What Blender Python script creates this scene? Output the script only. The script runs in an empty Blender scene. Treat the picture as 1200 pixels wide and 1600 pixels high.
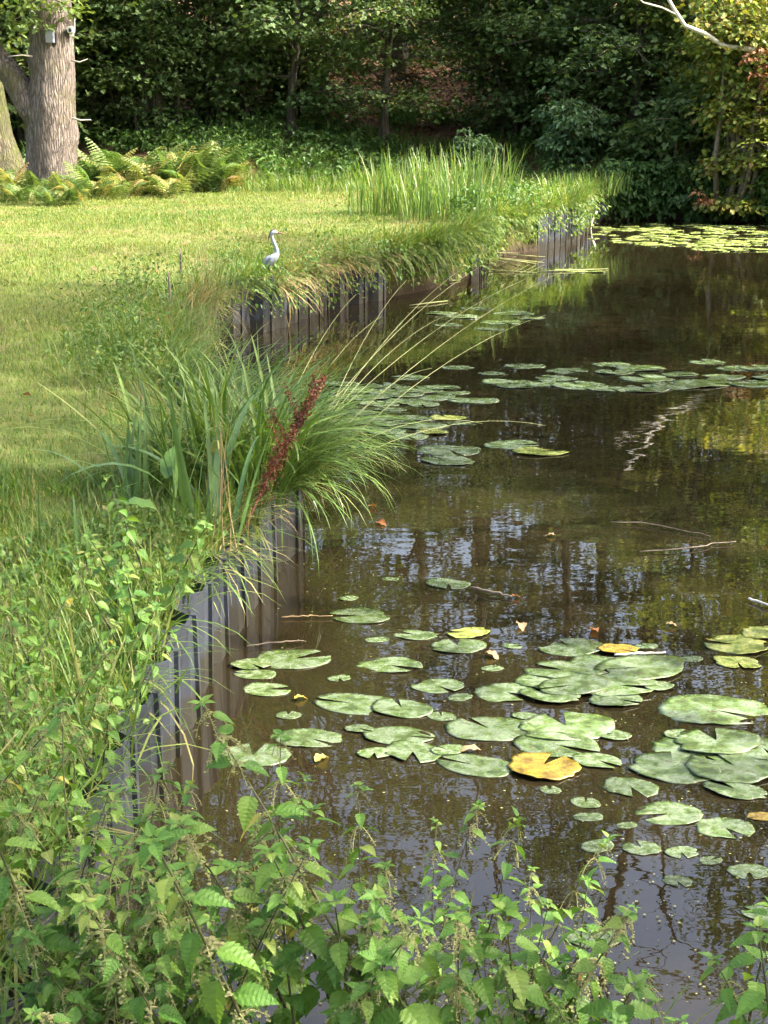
import bpy, math, random
import numpy as np
R = math.radians
rng = np.random.default_rng(7)
random.seed(7)
SC = bpy.context.scene
COL = SC.collection

# ------------------------------------------------------------------ camera
CAM_Z, FPX, PITCH = 2.0, 2400.0, R(14.5)
cd = bpy.data.cameras.new('camera'); cam = bpy.data.objects.new('camera', cd); COL.objects.link(cam)
cd.sensor_fit = 'VERTICAL'; cd.sensor_height = 36; cd.lens = 36 * FPX / 1600
cd.clip_start = 0.05; cd.clip_end = 2000
cam.location = (0, 0, CAM_Z); cam.rotation_euler = (R(90) - PITCH, 0, 0)
SC.camera = cam
# ------------------------------------------------------------------ sky, sun, exposure
SUN_AZ, SUN_EL = 97.0, 44.0            # degrees to the right of the view direction, height
w = bpy.data.worlds.new('World'); SC.world = w; w.use_nodes = True
nt = w.node_tree; bg = nt.nodes['Background']
sky = nt.nodes.new('ShaderNodeTexSky'); sky.sky_type = 'NISHITA'; sky.sun_disc = False
sky.sun_elevation = R(SUN_EL); sky.sun_rotation = R(SUN_AZ)
sky.air_density = 1.0; sky.dust_density = 8.0; sky.ozone_density = 0.6
nt.links.new(sky.outputs[0], bg.inputs[0]); bg.inputs[1].default_value = 0.15
sd_ = bpy.data.lights.new('sun', 'SUN'); sun = bpy.data.objects.new('sun', sd_); COL.objects.link(sun)
sd_.energy = 3.2; sd_.angle = R(0.55); sd_.color = (1.0, 0.95, 0.86)
sun.rotation_euler = (R(90 - SUN_EL), 0, R(180 - SUN_AZ) + R(0))
SC.view_settings.view_transform = 'Standard'; SC.view_settings.look = 'None'
SC.view_settings.exposure = 2.5; SC.view_settings.gamma = 1.0
SC.view_settings.use_curve_mapping = False
SC.cycles.use_adaptive_sampling = True; SC.cycles.adaptive_threshold = 0.03
SC.cycles.max_bounces = 5; SC.cycles.diffuse_bounces = 2; SC.cycles.glossy_bounces = 2
SC.cycles.transmission_bounces = 3; SC.cycles.transparent_max_bounces = 8

# ------------------------------------------------------------------ helpers
def G(px, py, z=0.0):
    """place on the level z that a spot of the photograph shows"""
    u = (px - 600) / FPX; v = -(py - 800) / FPX
    d = np.array([u, math.cos(PITCH) + v * math.sin(PITCH), -math.sin(PITCH) + v * math.cos(PITCH)])
    return d * ((z - CAM_Z) / d[2]) + np.array([0, 0, CAM_Z])
def AT(px, py, Y):
    u = (px - 600) / FPX; v = -(py - 800) / FPX
    d = np.array([u, math.cos(PITCH) + v * math.sin(PITCH), -math.sin(PITCH) + v * math.cos(PITCH)])
    return d * (Y / d[1]) + np.array([0, 0, CAM_Z])

def mk_mesh(name, V, F, var=None, smooth=True):
    V = np.asarray(V, np.float32).reshape(-1, 3); F = np.asarray(F, np.int32)
    n = F.shape[1]
    me = bpy.data.meshes.new(name)
    me.vertices.add(len(V)); me.vertices.foreach_set('co', V.ravel())
    me.loops.add(F.size); me.loops.foreach_set('vertex_index', F.ravel())
    me.polygons.add(len(F))
    me.polygons.foreach_set('loop_start', np.arange(0, F.size, n, dtype=np.int32))
    me.polygons.foreach_set('use_smooth', np.full(len(F), smooth))
    if var is not None:
        a = me.attributes.new('var', 'FLOAT', 'POINT'); a.data.foreach_set('value', np.asarray(var, np.float32))
    me.update(); me.validate()
    return me
def link(name, me, mat=None, parent=None, loc=(0, 0, 0), rot=(0, 0, 0), scale=1.0):
    o = bpy.data.objects.new(name, me); COL.objects.link(o)
    if mat is not None and me is not None and not me.materials: me.materials.append(mat)
    o.location = loc; o.rotation_euler = rot
    o.scale = (scale,) * 3 if np.isscalar(scale) else scale
    if parent is not None: o.parent = parent
    return o
def mk(name, V, F, mat, parent=None, var=None, smooth=True, loc=(0, 0, 0)):
    return link(name, mk_mesh(name, V, F, var, smooth), mat, parent, loc)
def tag(o, label=None, cat=None, group=None, kind=None):
    if label: o['label'] = label
    if cat: o['category'] = cat
    if group: o['group'] = group
    if kind: o['kind'] = kind
    return o
def empty(name, loc=(0, 0, 0), rot=(0, 0, 0), scale=1.0):
    o = link(name, None, None, None, loc, rot, scale); o.empty_display_size = 0.1
    return o
def copy_tree(o, parent=None):
    c = o.copy(); COL.objects.link(c); c.parent = parent
    for ch in KIDS.get(o.name, [x for x in o.children]):
        copy_tree(ch, c)
    return c
KIDS = {}
def cat_arr(parts):
    Vs, Fs, vs = [], [], []; off = 0
    for p in parts:
        V, F = p[0], p[1]; va = p[2] if len(p) > 2 and p[2] is not None else np.full(len(V), 0.5)
        Vs.append(V); Fs.append(np.asarray(F) + off); vs.append(va); off += len(V)
    return np.concatenate(Vs), np.concatenate(Fs), np.concatenate(vs)
def rand_rot(N, az, tilt, roll):
    """columns: x right, y forward, z normal; yaw az, pitch tilt (down positive), roll"""
    ca, sa = np.cos(az), np.sin(az); ct, st = np.cos(tilt), np.sin(tilt); cr, sr = np.cos(roll), np.sin(roll)
    fwd = np.stack([-sa * ct, ca * ct, -st], 1)
    right0 = np.stack([ca, sa, np.zeros(N)], 1)
    up0 = np.cross(right0, fwd)
    right = right0 * cr[:, None] + up0 * sr[:, None]; up = np.cross(right, fwd)
    return np.stack([right, fwd, up], 2)
def scatter(tv, tf, P, Rm, S, var=None):
    """copies of a template at points P, rotations Rm, sizes S -> arrays"""
    N = len(P); n = len(tv); S = np.asarray(S)
    if S.ndim == 1: S = np.repeat(S[:, None], 3, 1)
    V = np.einsum('nij,nkj->nki', Rm, tv[None] * S[:, None, :]) + P[:, None, :]
    F = (tf[None] + (np.arange(N) * n)[:, None, None]).reshape(-1, tf.shape[1])
    v = rng.random(N) if var is None else var
    return V.reshape(-1, 3), F, np.repeat(v, n)
def tube(pts, rad, n=8, cap=True, jit=0.0):
    pts = np.asarray(pts, float); m = len(pts); rad = np.broadcast_to(np.asarray(rad, float), (m,))
    T = np.gradient(pts, axis=0); T /= np.linalg.norm(T, axis=1)[:, None] + 1e-9
    ref = np.array([0.31, 0.95, 0.05]); 
    if abs(np.dot(T.mean(0), ref)) > 0.85: ref = np.array([1.0, 0.1, 0.1])
    A = np.cross(T, ref); A /= np.linalg.norm(A, axis=1)[:, None]; B = np.cross(T, A)
    th = np.linspace(0, 2 * np.pi, n, endpoint=False)
    r = rad[:, None] * (1 + (rng.normal(0, jit, (m, n)) if jit else 0))
    V = pts[:, None, :] + r[..., None] * (np.cos(th)[None, :, None] * A[:, None] + np.sin(th)[None, :, None] * B[:, None])
    V = V.reshape(-1, 3); F = []
    i = np.arange(m - 1)[:, None] * n; j = np.arange(n)[None]; k = (j + 1) % n
    a, b, c, d = i + j, i + k, i + n + k, i + n + j
    F = np.concatenate([np.stack([a, b, c], -1).reshape(-1, 3), np.stack([a, c, d], -1).reshape(-1, 3)])
    if cap:
        V = np.concatenate([V, pts[-1:], pts[:1]]); e = m * n; jj = np.arange(n)
        F = np.concatenate([F, np.stack([(m - 1) * n + jj, (m - 1) * n + (jj + 1) % n, np.full(n, e)], 1),
                            np.stack([(jj + 1) % n, jj, np.full(n, e + 1)], 1)])
    return V, F
def curve_pts(p0, p1, sag=(0, 0, 0), n=6, wob=0.0):
    t = np.linspace(0, 1, n)[:, None]; p0 = np.asarray(p0, float); p1 = np.asarray(p1, float)
    P = p0 * (1 - t) + p1 * t + np.asarray(sag, float) * (4 * t * (1 - t))
    if wob: P[1:-1] += rng.normal(0, wob, P[1:-1].shape)
    return P
def blades(P, az, lean, bend, L, W, segs=3, fold=0.0, var=None, wpeak=0.35, twist=None):
    """ribbon leaves growing from P, leaning to az by lean, curling over by bend (radians)"""
    N = len(P); s = np.linspace(0, 1, segs + 1)
    b = lambda q: np.broadcast_to(np.asarray(q, float), (N,))
    az, lean, bend, L, W = b(az), b(lean), b(bend), b(L), b(W)
    sm = (s[1:] + s[:-1]) / 2
    th = lean[:, None] + bend[:, None] * sm[None] ** 1.4
    ds = L[:, None] / segs
    h = np.concatenate([np.zeros((N, 1)), np.cumsum(np.sin(th) * ds, 1)], 1)
    z = np.concatenate([np.zeros((N, 1)), np.cumsum(np.cos(th) * ds, 1)], 1)
    C = np.stack([P[:, 0:1] + h * np.cos(az)[:, None], P[:, 1:2] + h * np.sin(az)[:, None], P[:, 2:3] + z], 2)
    prof = np.where(s < wpeak, 0.65 + 0.35 * s / wpeak, np.sqrt(np.clip((1 - s) / (1 - wpeak), 0, 1)))
    tw = b(0.0 if twist is None else twist)
    sang = az[:, None] + np.pi / 2 + tw[:, None] * s[None]
    side = np.stack([np.cos(sang), np.sin(sang), np.zeros_like(sang)], 2) * (W[:, None] * prof[None] / 2)[..., None]
    v = rng.random(N) if var is None else var
    if fold:
        nrm = np.stack([-np.cos(az), -np.sin(az), np.full(N, 0.15)], 1)
        cen = C - nrm[:, None, :] * (W[:, None] * prof[None] * fold)[..., None]
        V = np.stack([C - side, cen, C + side], 2).reshape(-1, 3); k = 3 * (segs + 1)
        f = []
        for i in range(segs):
            q = 3 * i
            f += [(q, q + 1, q + 4), (q, q + 4, q + 3), (q + 1, q + 2, q + 5), (q + 1, q + 5, q + 4)]
    else:
        V = np.concatenate([np.stack([C - side, C + side], 2)[:, :segs].reshape(N, -1, 3), C[:, -1:]], 1).reshape(-1, 3)
        k = 2 * segs + 1; f = []
        for i in range(segs - 1):
            q = 2 * i; f += [(q, q + 1, q + 3), (q, q + 3, q + 2)]
        q = 2 * (segs - 1); f += [(q, q + 1, q + 2)]
    f = np.array(f); F = (f[None] + (np.arange(N) * k)[:, None, None]).reshape(-1, 3)
    return V, F, np.repeat(v, k)

# ------------------------------------------------------------------ materials
def new_mat(name):
    m = bpy.data.materials.new(name); m.use_nodes = True
    t = m.node_tree; t.nodes.clear()
    out = t.nodes.new('ShaderNodeOutputMaterial')
    return m, t, out
def N_(t, typ, **kw):
    n = t.nodes.new(typ)
    for k, v in kw.items(): setattr(n, k, v)
    return n
def ramp(t, stops, interp='LINEAR'):
    n = t.nodes.new('ShaderNodeValToRGB'); n.color_ramp.interpolation = interp
    e = n.color_ramp.elements
    while len(e) > 1: e.remove(e[-1])
    e[0].position, e[0].color = stops[0][0], (*stops[0][1], 1)
    for p, c in stops[1:]:
        x = e.new(p); x.color = (*c, 1)
    return n
def noise(t, scale, detail=3, rough=0.55, vec=None, dim='3D'):
    n = t.nodes.new('ShaderNodeTexNoise'); n.inputs['Scale'].default_value = scale
    n.inputs['Detail'].default_value = detail; n.inputs['Roughness'].default_value = rough
    if vec is not None: t.links.new(vec, n.inputs['Vector'])
    return n
def mapping(t, src, scale=(1, 1, 1)):
    m = t.nodes.new('ShaderNodeMapping'); m.inputs['Scale'].default_value = scale
    t.links.new(src, m.inputs['Vector']); return m.outputs[0]
def leaf_mat(name, stops, transl=0.4, rough=0.45, spec=0.35, tscale=(1.25, 1.2, 0.55), nscale=9.0, namp=0.25):
    m, t, out = new_mat(name); L = t.links
    at = N_(t, 'ShaderNodeAttribute', attribute_name='var'); oi = N_(t, 'ShaderNodeObjectInfo')
    add = N_(t, 'ShaderNodeMath', operation='ADD'); fr = N_(t, 'ShaderNodeMath', operation='FRACT')
    L.new(at.outputs['Fac'], add.inputs[0]); L.new(oi.outputs['Random'], add.inputs[1]); L.new(add.outputs[0], fr.inputs[0])
    rp = ramp(t, stops); L.new(fr.outputs[0], rp.inputs[0])
    geo = N_(t, 'ShaderNodeNewGeometry')
    nz = noise(t, nscale, 3, 0.6, geo.outputs['Position'])
    mr = N_(t, 'ShaderNodeMapRange'); mr.inputs[1].default_value = 0.3; mr.inputs[2].default_value = 0.7
    mr.inputs[3].default_value = 1 - namp; mr.inputs[4].default_value = 1 + namp
    L.new(nz.outputs['Fac'], mr.inputs[0])
    mul = N_(t, 'ShaderNodeMixRGB', blend_type='MULTIPLY'); mul.inputs[0].default_value = 1
    L.new(rp.outputs[0], mul.inputs[1]); L.new(mr.outputs[0], mul.inputs[2])
    pb = N_(t, 'ShaderNodeBsdfPrincipled'); pb.inputs['Roughness'].default_value = rough
    pb.inputs['Specular IOR Level'].default_value = spec
    L.new(mul.outputs[0], pb.inputs['Base Color'])
    tc = N_(t, 'ShaderNodeMixRGB', blend_type='MULTIPLY'); tc.inputs[0].default_value = 1
    tc.inputs[2].default_value = (*tscale, 1); L.new(mul.outputs[0], tc.inputs[1])
    tr = N_(t, 'ShaderNodeBsdfTranslucent'); L.new(tc.outputs[0], tr.inputs['Color'])
    mx = N_(t, 'ShaderNodeMixShader'); mx.inputs[0].default_value = transl
    L.new(pb.outputs[0], mx.inputs[1]); L.new(tr.outputs[0], mx.inputs[2]); L.new(mx.outputs[0], out.inputs[0])
    return m
def bark_mat(name, dark, light, moss=None, mossamt=0.0, sc=9.0):
    m, t, out = new_mat(name); L = t.links
    tc = N_(t, 'ShaderNodeTexCoord'); v = mapping(t, tc.outputs['Object'], (sc, sc, sc * 0.16))
    vo = N_(t, 'ShaderNodeTexVoronoi', feature='DISTANCE_TO_EDGE'); vo.inputs['Scale'].default_value = 1.3
    nzv = noise(t, 0.9, 4, 0.6, v); addv = N_(t, 'ShaderNodeMixRGB', blend_type='ADD'); addv.inputs[0].default_value = 2.2
    L.new(v, addv.inputs[1]); L.new(nzv.outputs['Color'], addv.inputs[2]); L.new(addv.outputs[0], vo.inputs['Vector'])
    n2 = noise(t, 3.0, 6, 0.65, v)
    md = N_(t, 'ShaderNodeMath', operation='MULTIPLY_ADD'); L.new(vo.outputs['Distance'], md.inputs[0]); md.inputs[1].default_value = 1.6
    L.new(n2.outputs['Fac'], md.inputs[2])
    rp = ramp(t, [(0.32, dark), (0.62, tuple(0.55 * a + 0.45 * b for a, b in zip(dark, light))), (0.95, light)])
    L.new(md.outputs[0], rp.inputs[0]); col = rp.outputs[0]
    if moss:
        n3 = noise(t, 1.6, 4, 0.6, tc.outputs['Object']); r3 = ramp(t, [(0.55 - mossamt * 0.35, (0, 0, 0)), (0.72 - mossamt * 0.25, (1, 1, 1))])
        L.new(n3.outputs['Fac'], r3.inputs[0]); mm = N_(t, 'ShaderNodeMixRGB'); L.new(r3.outputs[0], mm.inputs[0])
        L.new(col, mm.inputs[1]); mm.inputs[2].default_value = (*moss, 1); col = mm.outputs[0]
    pb = N_(t, 'ShaderNodeBsdfPrincipled'); pb.inputs['Roughness'].default_value = 0.9
    pb.inputs['Specular IOR Level'].default_value = 0.15
    L.new(col, pb.inputs['Base Color'])
    bp = N_(t, 'ShaderNodeBump'); bp.inputs['Strength'].default_value = 0.9; bp.inputs['Distance'].default_value = 0.05
    L.new(md.outputs[0], bp.inputs['Height']); L.new(bp.outputs[0], pb.inputs['Normal']); L.new(pb.outputs[0], out.inputs[0])
    return m
def plain_mat(name, c1, c2, rough=0.6, scale=12, spec=0.3, bump=0.0, coord='Object'):
    m, t, out = new_mat(name); L = t.links
    tc = N_(t, 'ShaderNodeTexCoord'); nz = noise(t, scale, 5, 0.6, tc.outputs[coord])
    rp = ramp(t, [(0.3, c1), (0.7, c2)]); L.new(nz.outputs['Fac'], rp.inputs[0])
    pb = N_(t, 'ShaderNodeBsdfPrincipled'); pb.inputs['Roughness'].default_value = rough; pb.inputs['Specular IOR Level'].default_value = spec
    L.new(rp.outputs[0], pb.inputs['Base Color'])
    if bump:
        bp = N_(t, 'ShaderNodeBump'); bp.inputs['Strength'].default_value = bump; bp.inputs['Distance'].default_value = 0.01
        L.new(nz.outputs['Fac'], bp.inputs['Height']); L.new(bp.outputs[0], pb.inputs['Normal'])
    L.new(pb.outputs[0], out.inputs[0]); return m

M = {}
M['lawn'] = leaf_mat('lawn_grass', [(0, (.06, .13, .016)), (.4, (.09, .17, .022)), (.7, (.125, .19, .03)), (.9, (.18, .19, .05)), (1, (.25, .22, .085))], .38, .5, .3)
M['bank'] = leaf_mat('bank_grass', [(0, (.06, .12, .02)), (.5, (.10, .175, .03)), (.8, (.15, .21, .045)), (1, (.27, .25, .10))], .4, .45, .3)
M['dry'] = leaf_mat('dry_grass', [(0, (.22, .17, .08)), (.6, (.32, .25, .12)), (1, (.14, .15, .05))], .3, .6, .2)
M['reed'] = leaf_mat('reed_leaf', [(0, (.06, .12, .025)), (.55, (.10, .18, .04)), (.88, (.15, .22, .06)), (1, (.28, .26, .12))], .4, .4, .4)
M['sedge'] = leaf_mat('sedge_leaf', [(0, (.05, .105, .018)), (.5, (.085, .155, .028)), (.93, (.135, .20, .04)), (1, (.26, .23, .09))], .35, .42, .35)
M['iris'] = leaf_mat('iris_leaf', [(0, (.055, .115, .03)), (1, (.085, .15, .045))], .25, .35, .45)
def add_veins(m, freq=46.0, slope=.75, strength=.14, dist=.02):
    t = m.node_tree; L = t.links; tc = N_(t, 'ShaderNodeTexCoord'); sx = N_(t, 'ShaderNodeSeparateXYZ'); L.new(tc.outputs['Object'], sx.inputs[0])
    ab = N_(t, 'ShaderNodeMath', operation='ABSOLUTE'); L.new(sx.outputs['X'], ab.inputs[0])
    a = N_(t, 'ShaderNodeMath', operation='MULTIPLY_ADD'); L.new(ab.outputs[0], a.inputs[0]); a.inputs[1].default_value = -slope; L.new(sx.outputs['Y'], a.inputs[2])
    b = N_(t, 'ShaderNodeMath', operation='MULTIPLY'); L.new(a.outputs[0], b.inputs[0]); b.inputs[1].default_value = freq
    c = N_(t, 'ShaderNodeMath', operation='SINE'); L.new(b.outputs[0], c.inputs[0])
    bp = N_(t, 'ShaderNodeBump'); bp.inputs['Strength'].default_value = strength; bp.inputs['Distance'].default_value = dist; L.new(c.outputs[0], bp.inputs['Height'])
    for n in t.nodes:
        if n.type in ('BSDF_PRINCIPLED', 'BSDF_TRANSLUCENT'): L.new(bp.outputs[0], n.inputs['Normal'])
    return m
M['nettle'] = leaf_mat('nettle_leaf', [(0, (.06, .145, .022)), (.5, (.10, .205, .03)), (.9, (.15, .25, .042)), (1, (.22, .27, .06))], .38, .5, .35)
add_veins(M['nettle'])
M['tassel'] = leaf_mat('nettle_flower', [(0, (.18, .20, .07)), (1, (.28, .27, .13))], .3, .7, .2)
M['nstem'] = plain_mat('nettle_stem', (.035, .03, .02), (.075, .08, .03), .6, 8)
M['gstem'] = plain_mat('green_stalk', (.16, .19, .06), (.26, .26, .11), .5, 8)
M['weed'] = leaf_mat('weed_leaf', [(0, (.05, .11, .02)), (.5, (.09, .165, .03)), (.85, (.14, .20, .045)), (1, (.20, .20, .06))], .38, .5, .3)
M['under'] = leaf_mat('undergrowth_leaf', [(0, (.045, .10, .022)), (.6, (.075, .15, .035)), (1, (.11, .185, .045))], .35, .5, .3)
M['fern'] = leaf_mat('bracken_green', [(0, (.06, .12, .03)), (.6, (.10, .17, .04)), (1, (.16, .19, .06))], .4, .5, .3)
M['fern_y'] = leaf_mat('bracken_yellow', [(0, (.13, .19, .04)), (.5, (.22, .25, .065)), (.85, (.29, .27, .09)), (1, (.25, .17, .08))], .4, .55, .25)
M['maple'] = leaf_mat('maple_leaf', [(0, (.052, .098, .03)), (.6, (.09, .145, .045)), (1, (.13, .185, .06))], .33, .55, .25)
M['hazel'] = leaf_mat('hazel_leaf', [(0, (.045, .085, .02)), (.6, (.075, .12, .03)), (.92, (.11, .145, .035)), (1, (.18, .15, .05))], .38, .55, .25)
M['yellow'] = leaf_mat('yellowing_leaf', [(0, (.11, .18, .035)), (.5, (.21, .26, .05)), (.93, (.34, .33, .07)), (1, (.22, .12, .04))], .42, .45, .4)
M['brown'] = leaf_mat('withered_leaf', [(0, (.15, .06, .03)), (.6, (.24, .11, .055)), (1, (.33, .19, .10))], .35, .6, .25)
M['elder'] = leaf_mat('elder_leaf', [(0, (.065, .13, .05)), (1, (.11, .19, .08))], .35, .45, .4)
M['oak'] = leaf_mat('oak_leaf', [(0, (.05, .10, .02)), (.6, (.09, .14, .03)), (1, (.14, .18, .05))], .38, .45, .4)
M['oakbark'] = bark_mat('oak_bark', (.035, .028, .022), (.20, .17, .145), (.09, .085, .035), .10, 15)
M['mossbark'] = bark_mat('mossy_bark', (.03, .026, .018), (.14, .12, .085), (.07, .085, .02), .35, 12)
M['bark'] = bark_mat('dark_bark', (.03, .025, .02), (.13, .11, .085), (.06, .07, .03), .2, 6)
M['deadwood'] = plain_mat('bleached_wood', (.42, .38, .32), (.68, .64, .57), .7, 20, .2, .3)
M['twig'] = plain_mat('twig', (.09, .07, .05), (.22, .18, .13), .8, 20)
M['white'] = plain_mat('white_plastic', (.72, .72, .70), (.80, .80, .79), .35, 4, .5)
M['grey'] = plain_mat('grey_box_paint', (.17, .18, .22), (.22, .23, .27), .45, 4, .4)
M['black'] = plain_mat('black_paint', (.012, .012, .016), (.025, .025, .03), .4, 12, .4)
M['dockseed'] = leaf_mat('dock_seed', [(0, (.075, .022, .014)), (.6, (.12, .04, .022)), (1, (.17, .07, .035))], .25, .6, .25)
M['dockleaf'] = leaf_mat('dock_leaf', [(0, (.075, .16, .03)), (1, (.11, .21, .045))], .4, .45, .4)
M['litter'] = leaf_mat('leaf_litter', [(0, (.10, .05, .028)), (.5, (.17, .085, .045)), (1, (.24, .14, .08))], .2, .7, .2)
M['soil'] = plain_mat('pond_soil', (.03, .022, .014), (.06, .045, .028), .9, 6)

def water_mat():
    m, t, out = new_mat('pond_water'); L = t.links
    geo = N_(t, 'ShaderNodeNewGeometry')
    n0 = noise(t, 0.35, 4, 0.55, geo.outputs['Position'])
    rp = ramp(t, [(0.3, (.010, .0078, .0035)), (0.7, (.016, .012, .0055))]); L.new(n0.outputs['Fac'], rp.inputs[0])
    pb = N_(t, 'ShaderNodeBsdfPrincipled'); pb.inputs['Roughness'].default_value = 0.006; pb.inputs['IOR'].default_value = 1.333
    pb.inputs['Specular IOR Level'].default_value = 0.75
    L.new(rp.outputs[0], pb.inputs['Base Color'])
    v = mapping(t, geo.outputs['Position'], (1.0, 1.6, 1.0))
    n1 = noise(t, 2.2, 2, 0.5, v); n2 = noise(t, 11.0, 2, 0.5, v)
    ad = N_(t, 'ShaderNodeMath', operation='MULTIPLY_ADD'); L.new(n2.outputs['Fac'], ad.inputs[0]); ad.inputs[1].default_value = 0.10
    L.new(n1.outputs['Fac'], ad.inputs[2])
    bp = N_(t, 'ShaderNodeBump'); bp.inputs['Strength'].default_value = 0.035; bp.inputs['Distance'].default_value = 0.04
    L.new(ad.outputs[0], bp.inputs['Height']); L.new(bp.outputs[0], pb.inputs['Normal'])
    L.new(pb.outputs[0], out.inputs[0]); return m
M['water'] = water_mat()
def pad_mat(name, wax, fresh, worn):
    m, t, out = new_mat(name); L = t.links
    tc = N_(t, 'ShaderNodeTexCoord'); oi = N_(t, 'ShaderNodeObjectInfo')
    off = N_(t, 'ShaderNodeVectorMath', operation='ADD'); sc = N_(t, 'ShaderNodeMath', operation='MULTIPLY'); sc.inputs[1].default_value = 60
    L.new(oi.outputs['Random'], sc.inputs[0]); L.new(tc.outputs['Object'], off.inputs[0]); L.new(sc.outputs[0], off.inputs[1])
    n1 = noise(t, 2.2, 5, 0.6, off.outputs[0]); n2 = noise(t, 7.0, 4, 0.7, off.outputs[0])
    r1 = ramp(t, [(0.38, tuple(c * .5 for c in fresh)), (0.47, fresh), (0.52, tuple(c * .8 for c in wax)), (0.72, tuple(min(1, c * 1.15) for c in wax))]); L.new(n1.outputs['Fac'], r1.inputs[0])
    r2 = ramp(t, [(0.585, (0, 0, 0)), (0.66, (1, 1, 1))]); L.new(n2.outputs['Fac'], r2.inputs[0])
    mx = N_(t, 'ShaderNodeMixRGB'); L.new(r2.outputs[0], mx.inputs[0]); L.new(r1.outputs[0], mx.inputs[1]); mx.inputs[2].default_value = (*worn, 1)
    sx = N_(t, 'ShaderNodeSeparateXYZ'); L.new(tc.outputs['Object'], sx.inputs[0]); at = N_(t, 'ShaderNodeMath', operation='ARCTAN2'); L.new(sx.outputs['Y'], at.inputs[0]); L.new(sx.outputs['X'], at.inputs[1])
    fm = N_(t, 'ShaderNodeMath', operation='MULTIPLY_ADD'); L.new(at.outputs[0], fm.inputs[0]); fm.inputs[1].default_value = 15; L.new(n1.outputs['Fac'], fm.inputs[2]); sn = N_(t, 'ShaderNodeMath', operation='SINE'); L.new(fm.outputs[0], sn.inputs[0])
    rv = ramp(t, [(.80, (1, 1, 1)), (1.0, (1.35, 1.3, 1.2))]); L.new(sn.outputs[0], rv.inputs[0]); mv = N_(t, 'ShaderNodeMixRGB', blend_type='MULTIPLY'); mv.inputs[0].default_value = 1; L.new(mx.outputs[0], mv.inputs[1]); L.new(rv.outputs[0], mv.inputs[2]); mx = mv
    hs = N_(t, 'ShaderNodeHueSaturation'); mr = N_(t, 'ShaderNodeMapRange'); mr.inputs[3].default_value = 0.62; mr.inputs[4].default_value = 1.12
    L.new(oi.outputs['Random'], mr.inputs[0]); L.new(mr.outputs[0], hs.inputs['Value']); L.new(mx.outputs[0], hs.inputs['Color'])
    pb = N_(t, 'ShaderNodeBsdfPrincipled'); pb.inputs['Specular IOR Level'].default_value = 0.5
    rr = N_(t, 'ShaderNodeMapRange'); rr.inputs[1].default_value = .35; rr.inputs[2].default_value = .65; rr.inputs[3].default_value = .06; rr.inputs[4].default_value = .36
    L.new(n1.outputs['Fac'], rr.inputs[0]); L.new(rr.outputs[0], pb.inputs['Roughness'])
    L.new(hs.outputs[0], pb.inputs['Base Color'])
    bp = N_(t, 'ShaderNodeBump'); bp.inputs['Strength'].default_value = 0.25; bp.inputs['Distance'].default_value = 0.02
    L.new(n2.outputs['Fac'], bp.inputs['Height']); L.new(bp.outputs[0], pb.inputs['Normal'])
    L.new(pb.outputs[0], out.inputs[0]); return m
M['pad'] = pad_mat('lily_pad_green', (.14, .185, .095), (.085, .13, .032), (.075, .062, .024))
M['pad_y'] = pad_mat('lily_pad_yellow', (.34, .25, .03), (.30, .20, .03), (.13, .055, .02))
M['pad_yg'] = pad_mat('lily_pad_yellowgreen', (.27, .30, .07), (.17, .22, .035), (.28, .16, .04))
M['pad_far'] = pad_mat('lily_pad_far', (.28, .35, .10), (.22, .29, .06), (.18, .17, .06))
def pile_mat():
    m, t, out = new_mat('grey_vinyl_piling'); L = t.links
    geo = N_(t, 'ShaderNodeNewGeometry'); sx = N_(t, 'ShaderNodeSeparateXYZ'); L.new(geo.outputs['Position'], sx.inputs[0])
    v = mapping(t, geo.outputs['Position'], (1, 1, .35)); nz = noise(t, 9, 5, .65, v)
    rp = ramp(t, [(.3, (.018, .022, .031)), (.7, (.042, .048, .062))]); L.new(nz.outputs['Fac'], rp.inputs[0])
    h = N_(t, 'ShaderNodeMath', operation='MULTIPLY_ADD'); L.new(nz.outputs['Fac'], h.inputs[0]); h.inputs[1].default_value = -.22; L.new(sx.outputs['Z'], h.inputs[2])
    r2 = ramp(t, [(.0, (1, 1, 1)), (.01, (.7, .7, .7)), (.05, (0, 0, 0))]); L.new(h.outputs[0], r2.inputs[0])
    mx = N_(t, 'ShaderNodeMixRGB'); L.new(r2.outputs[0], mx.inputs[0]); L.new(rp.outputs[0], mx.inputs[1]); mx.inputs[2].default_value = (.022, .02, .014, 1)
    pb = N_(t, 'ShaderNodeBsdfPrincipled'); pb.inputs['Roughness'].default_value = .5; pb.inputs['Specular IOR Level'].default_value = .4
    L.new(mx.outputs[0], pb.inputs['Base Color']); L.new(pb.outputs[0], out.inputs[0]); return m
M['pile'] = pile_mat()
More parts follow.
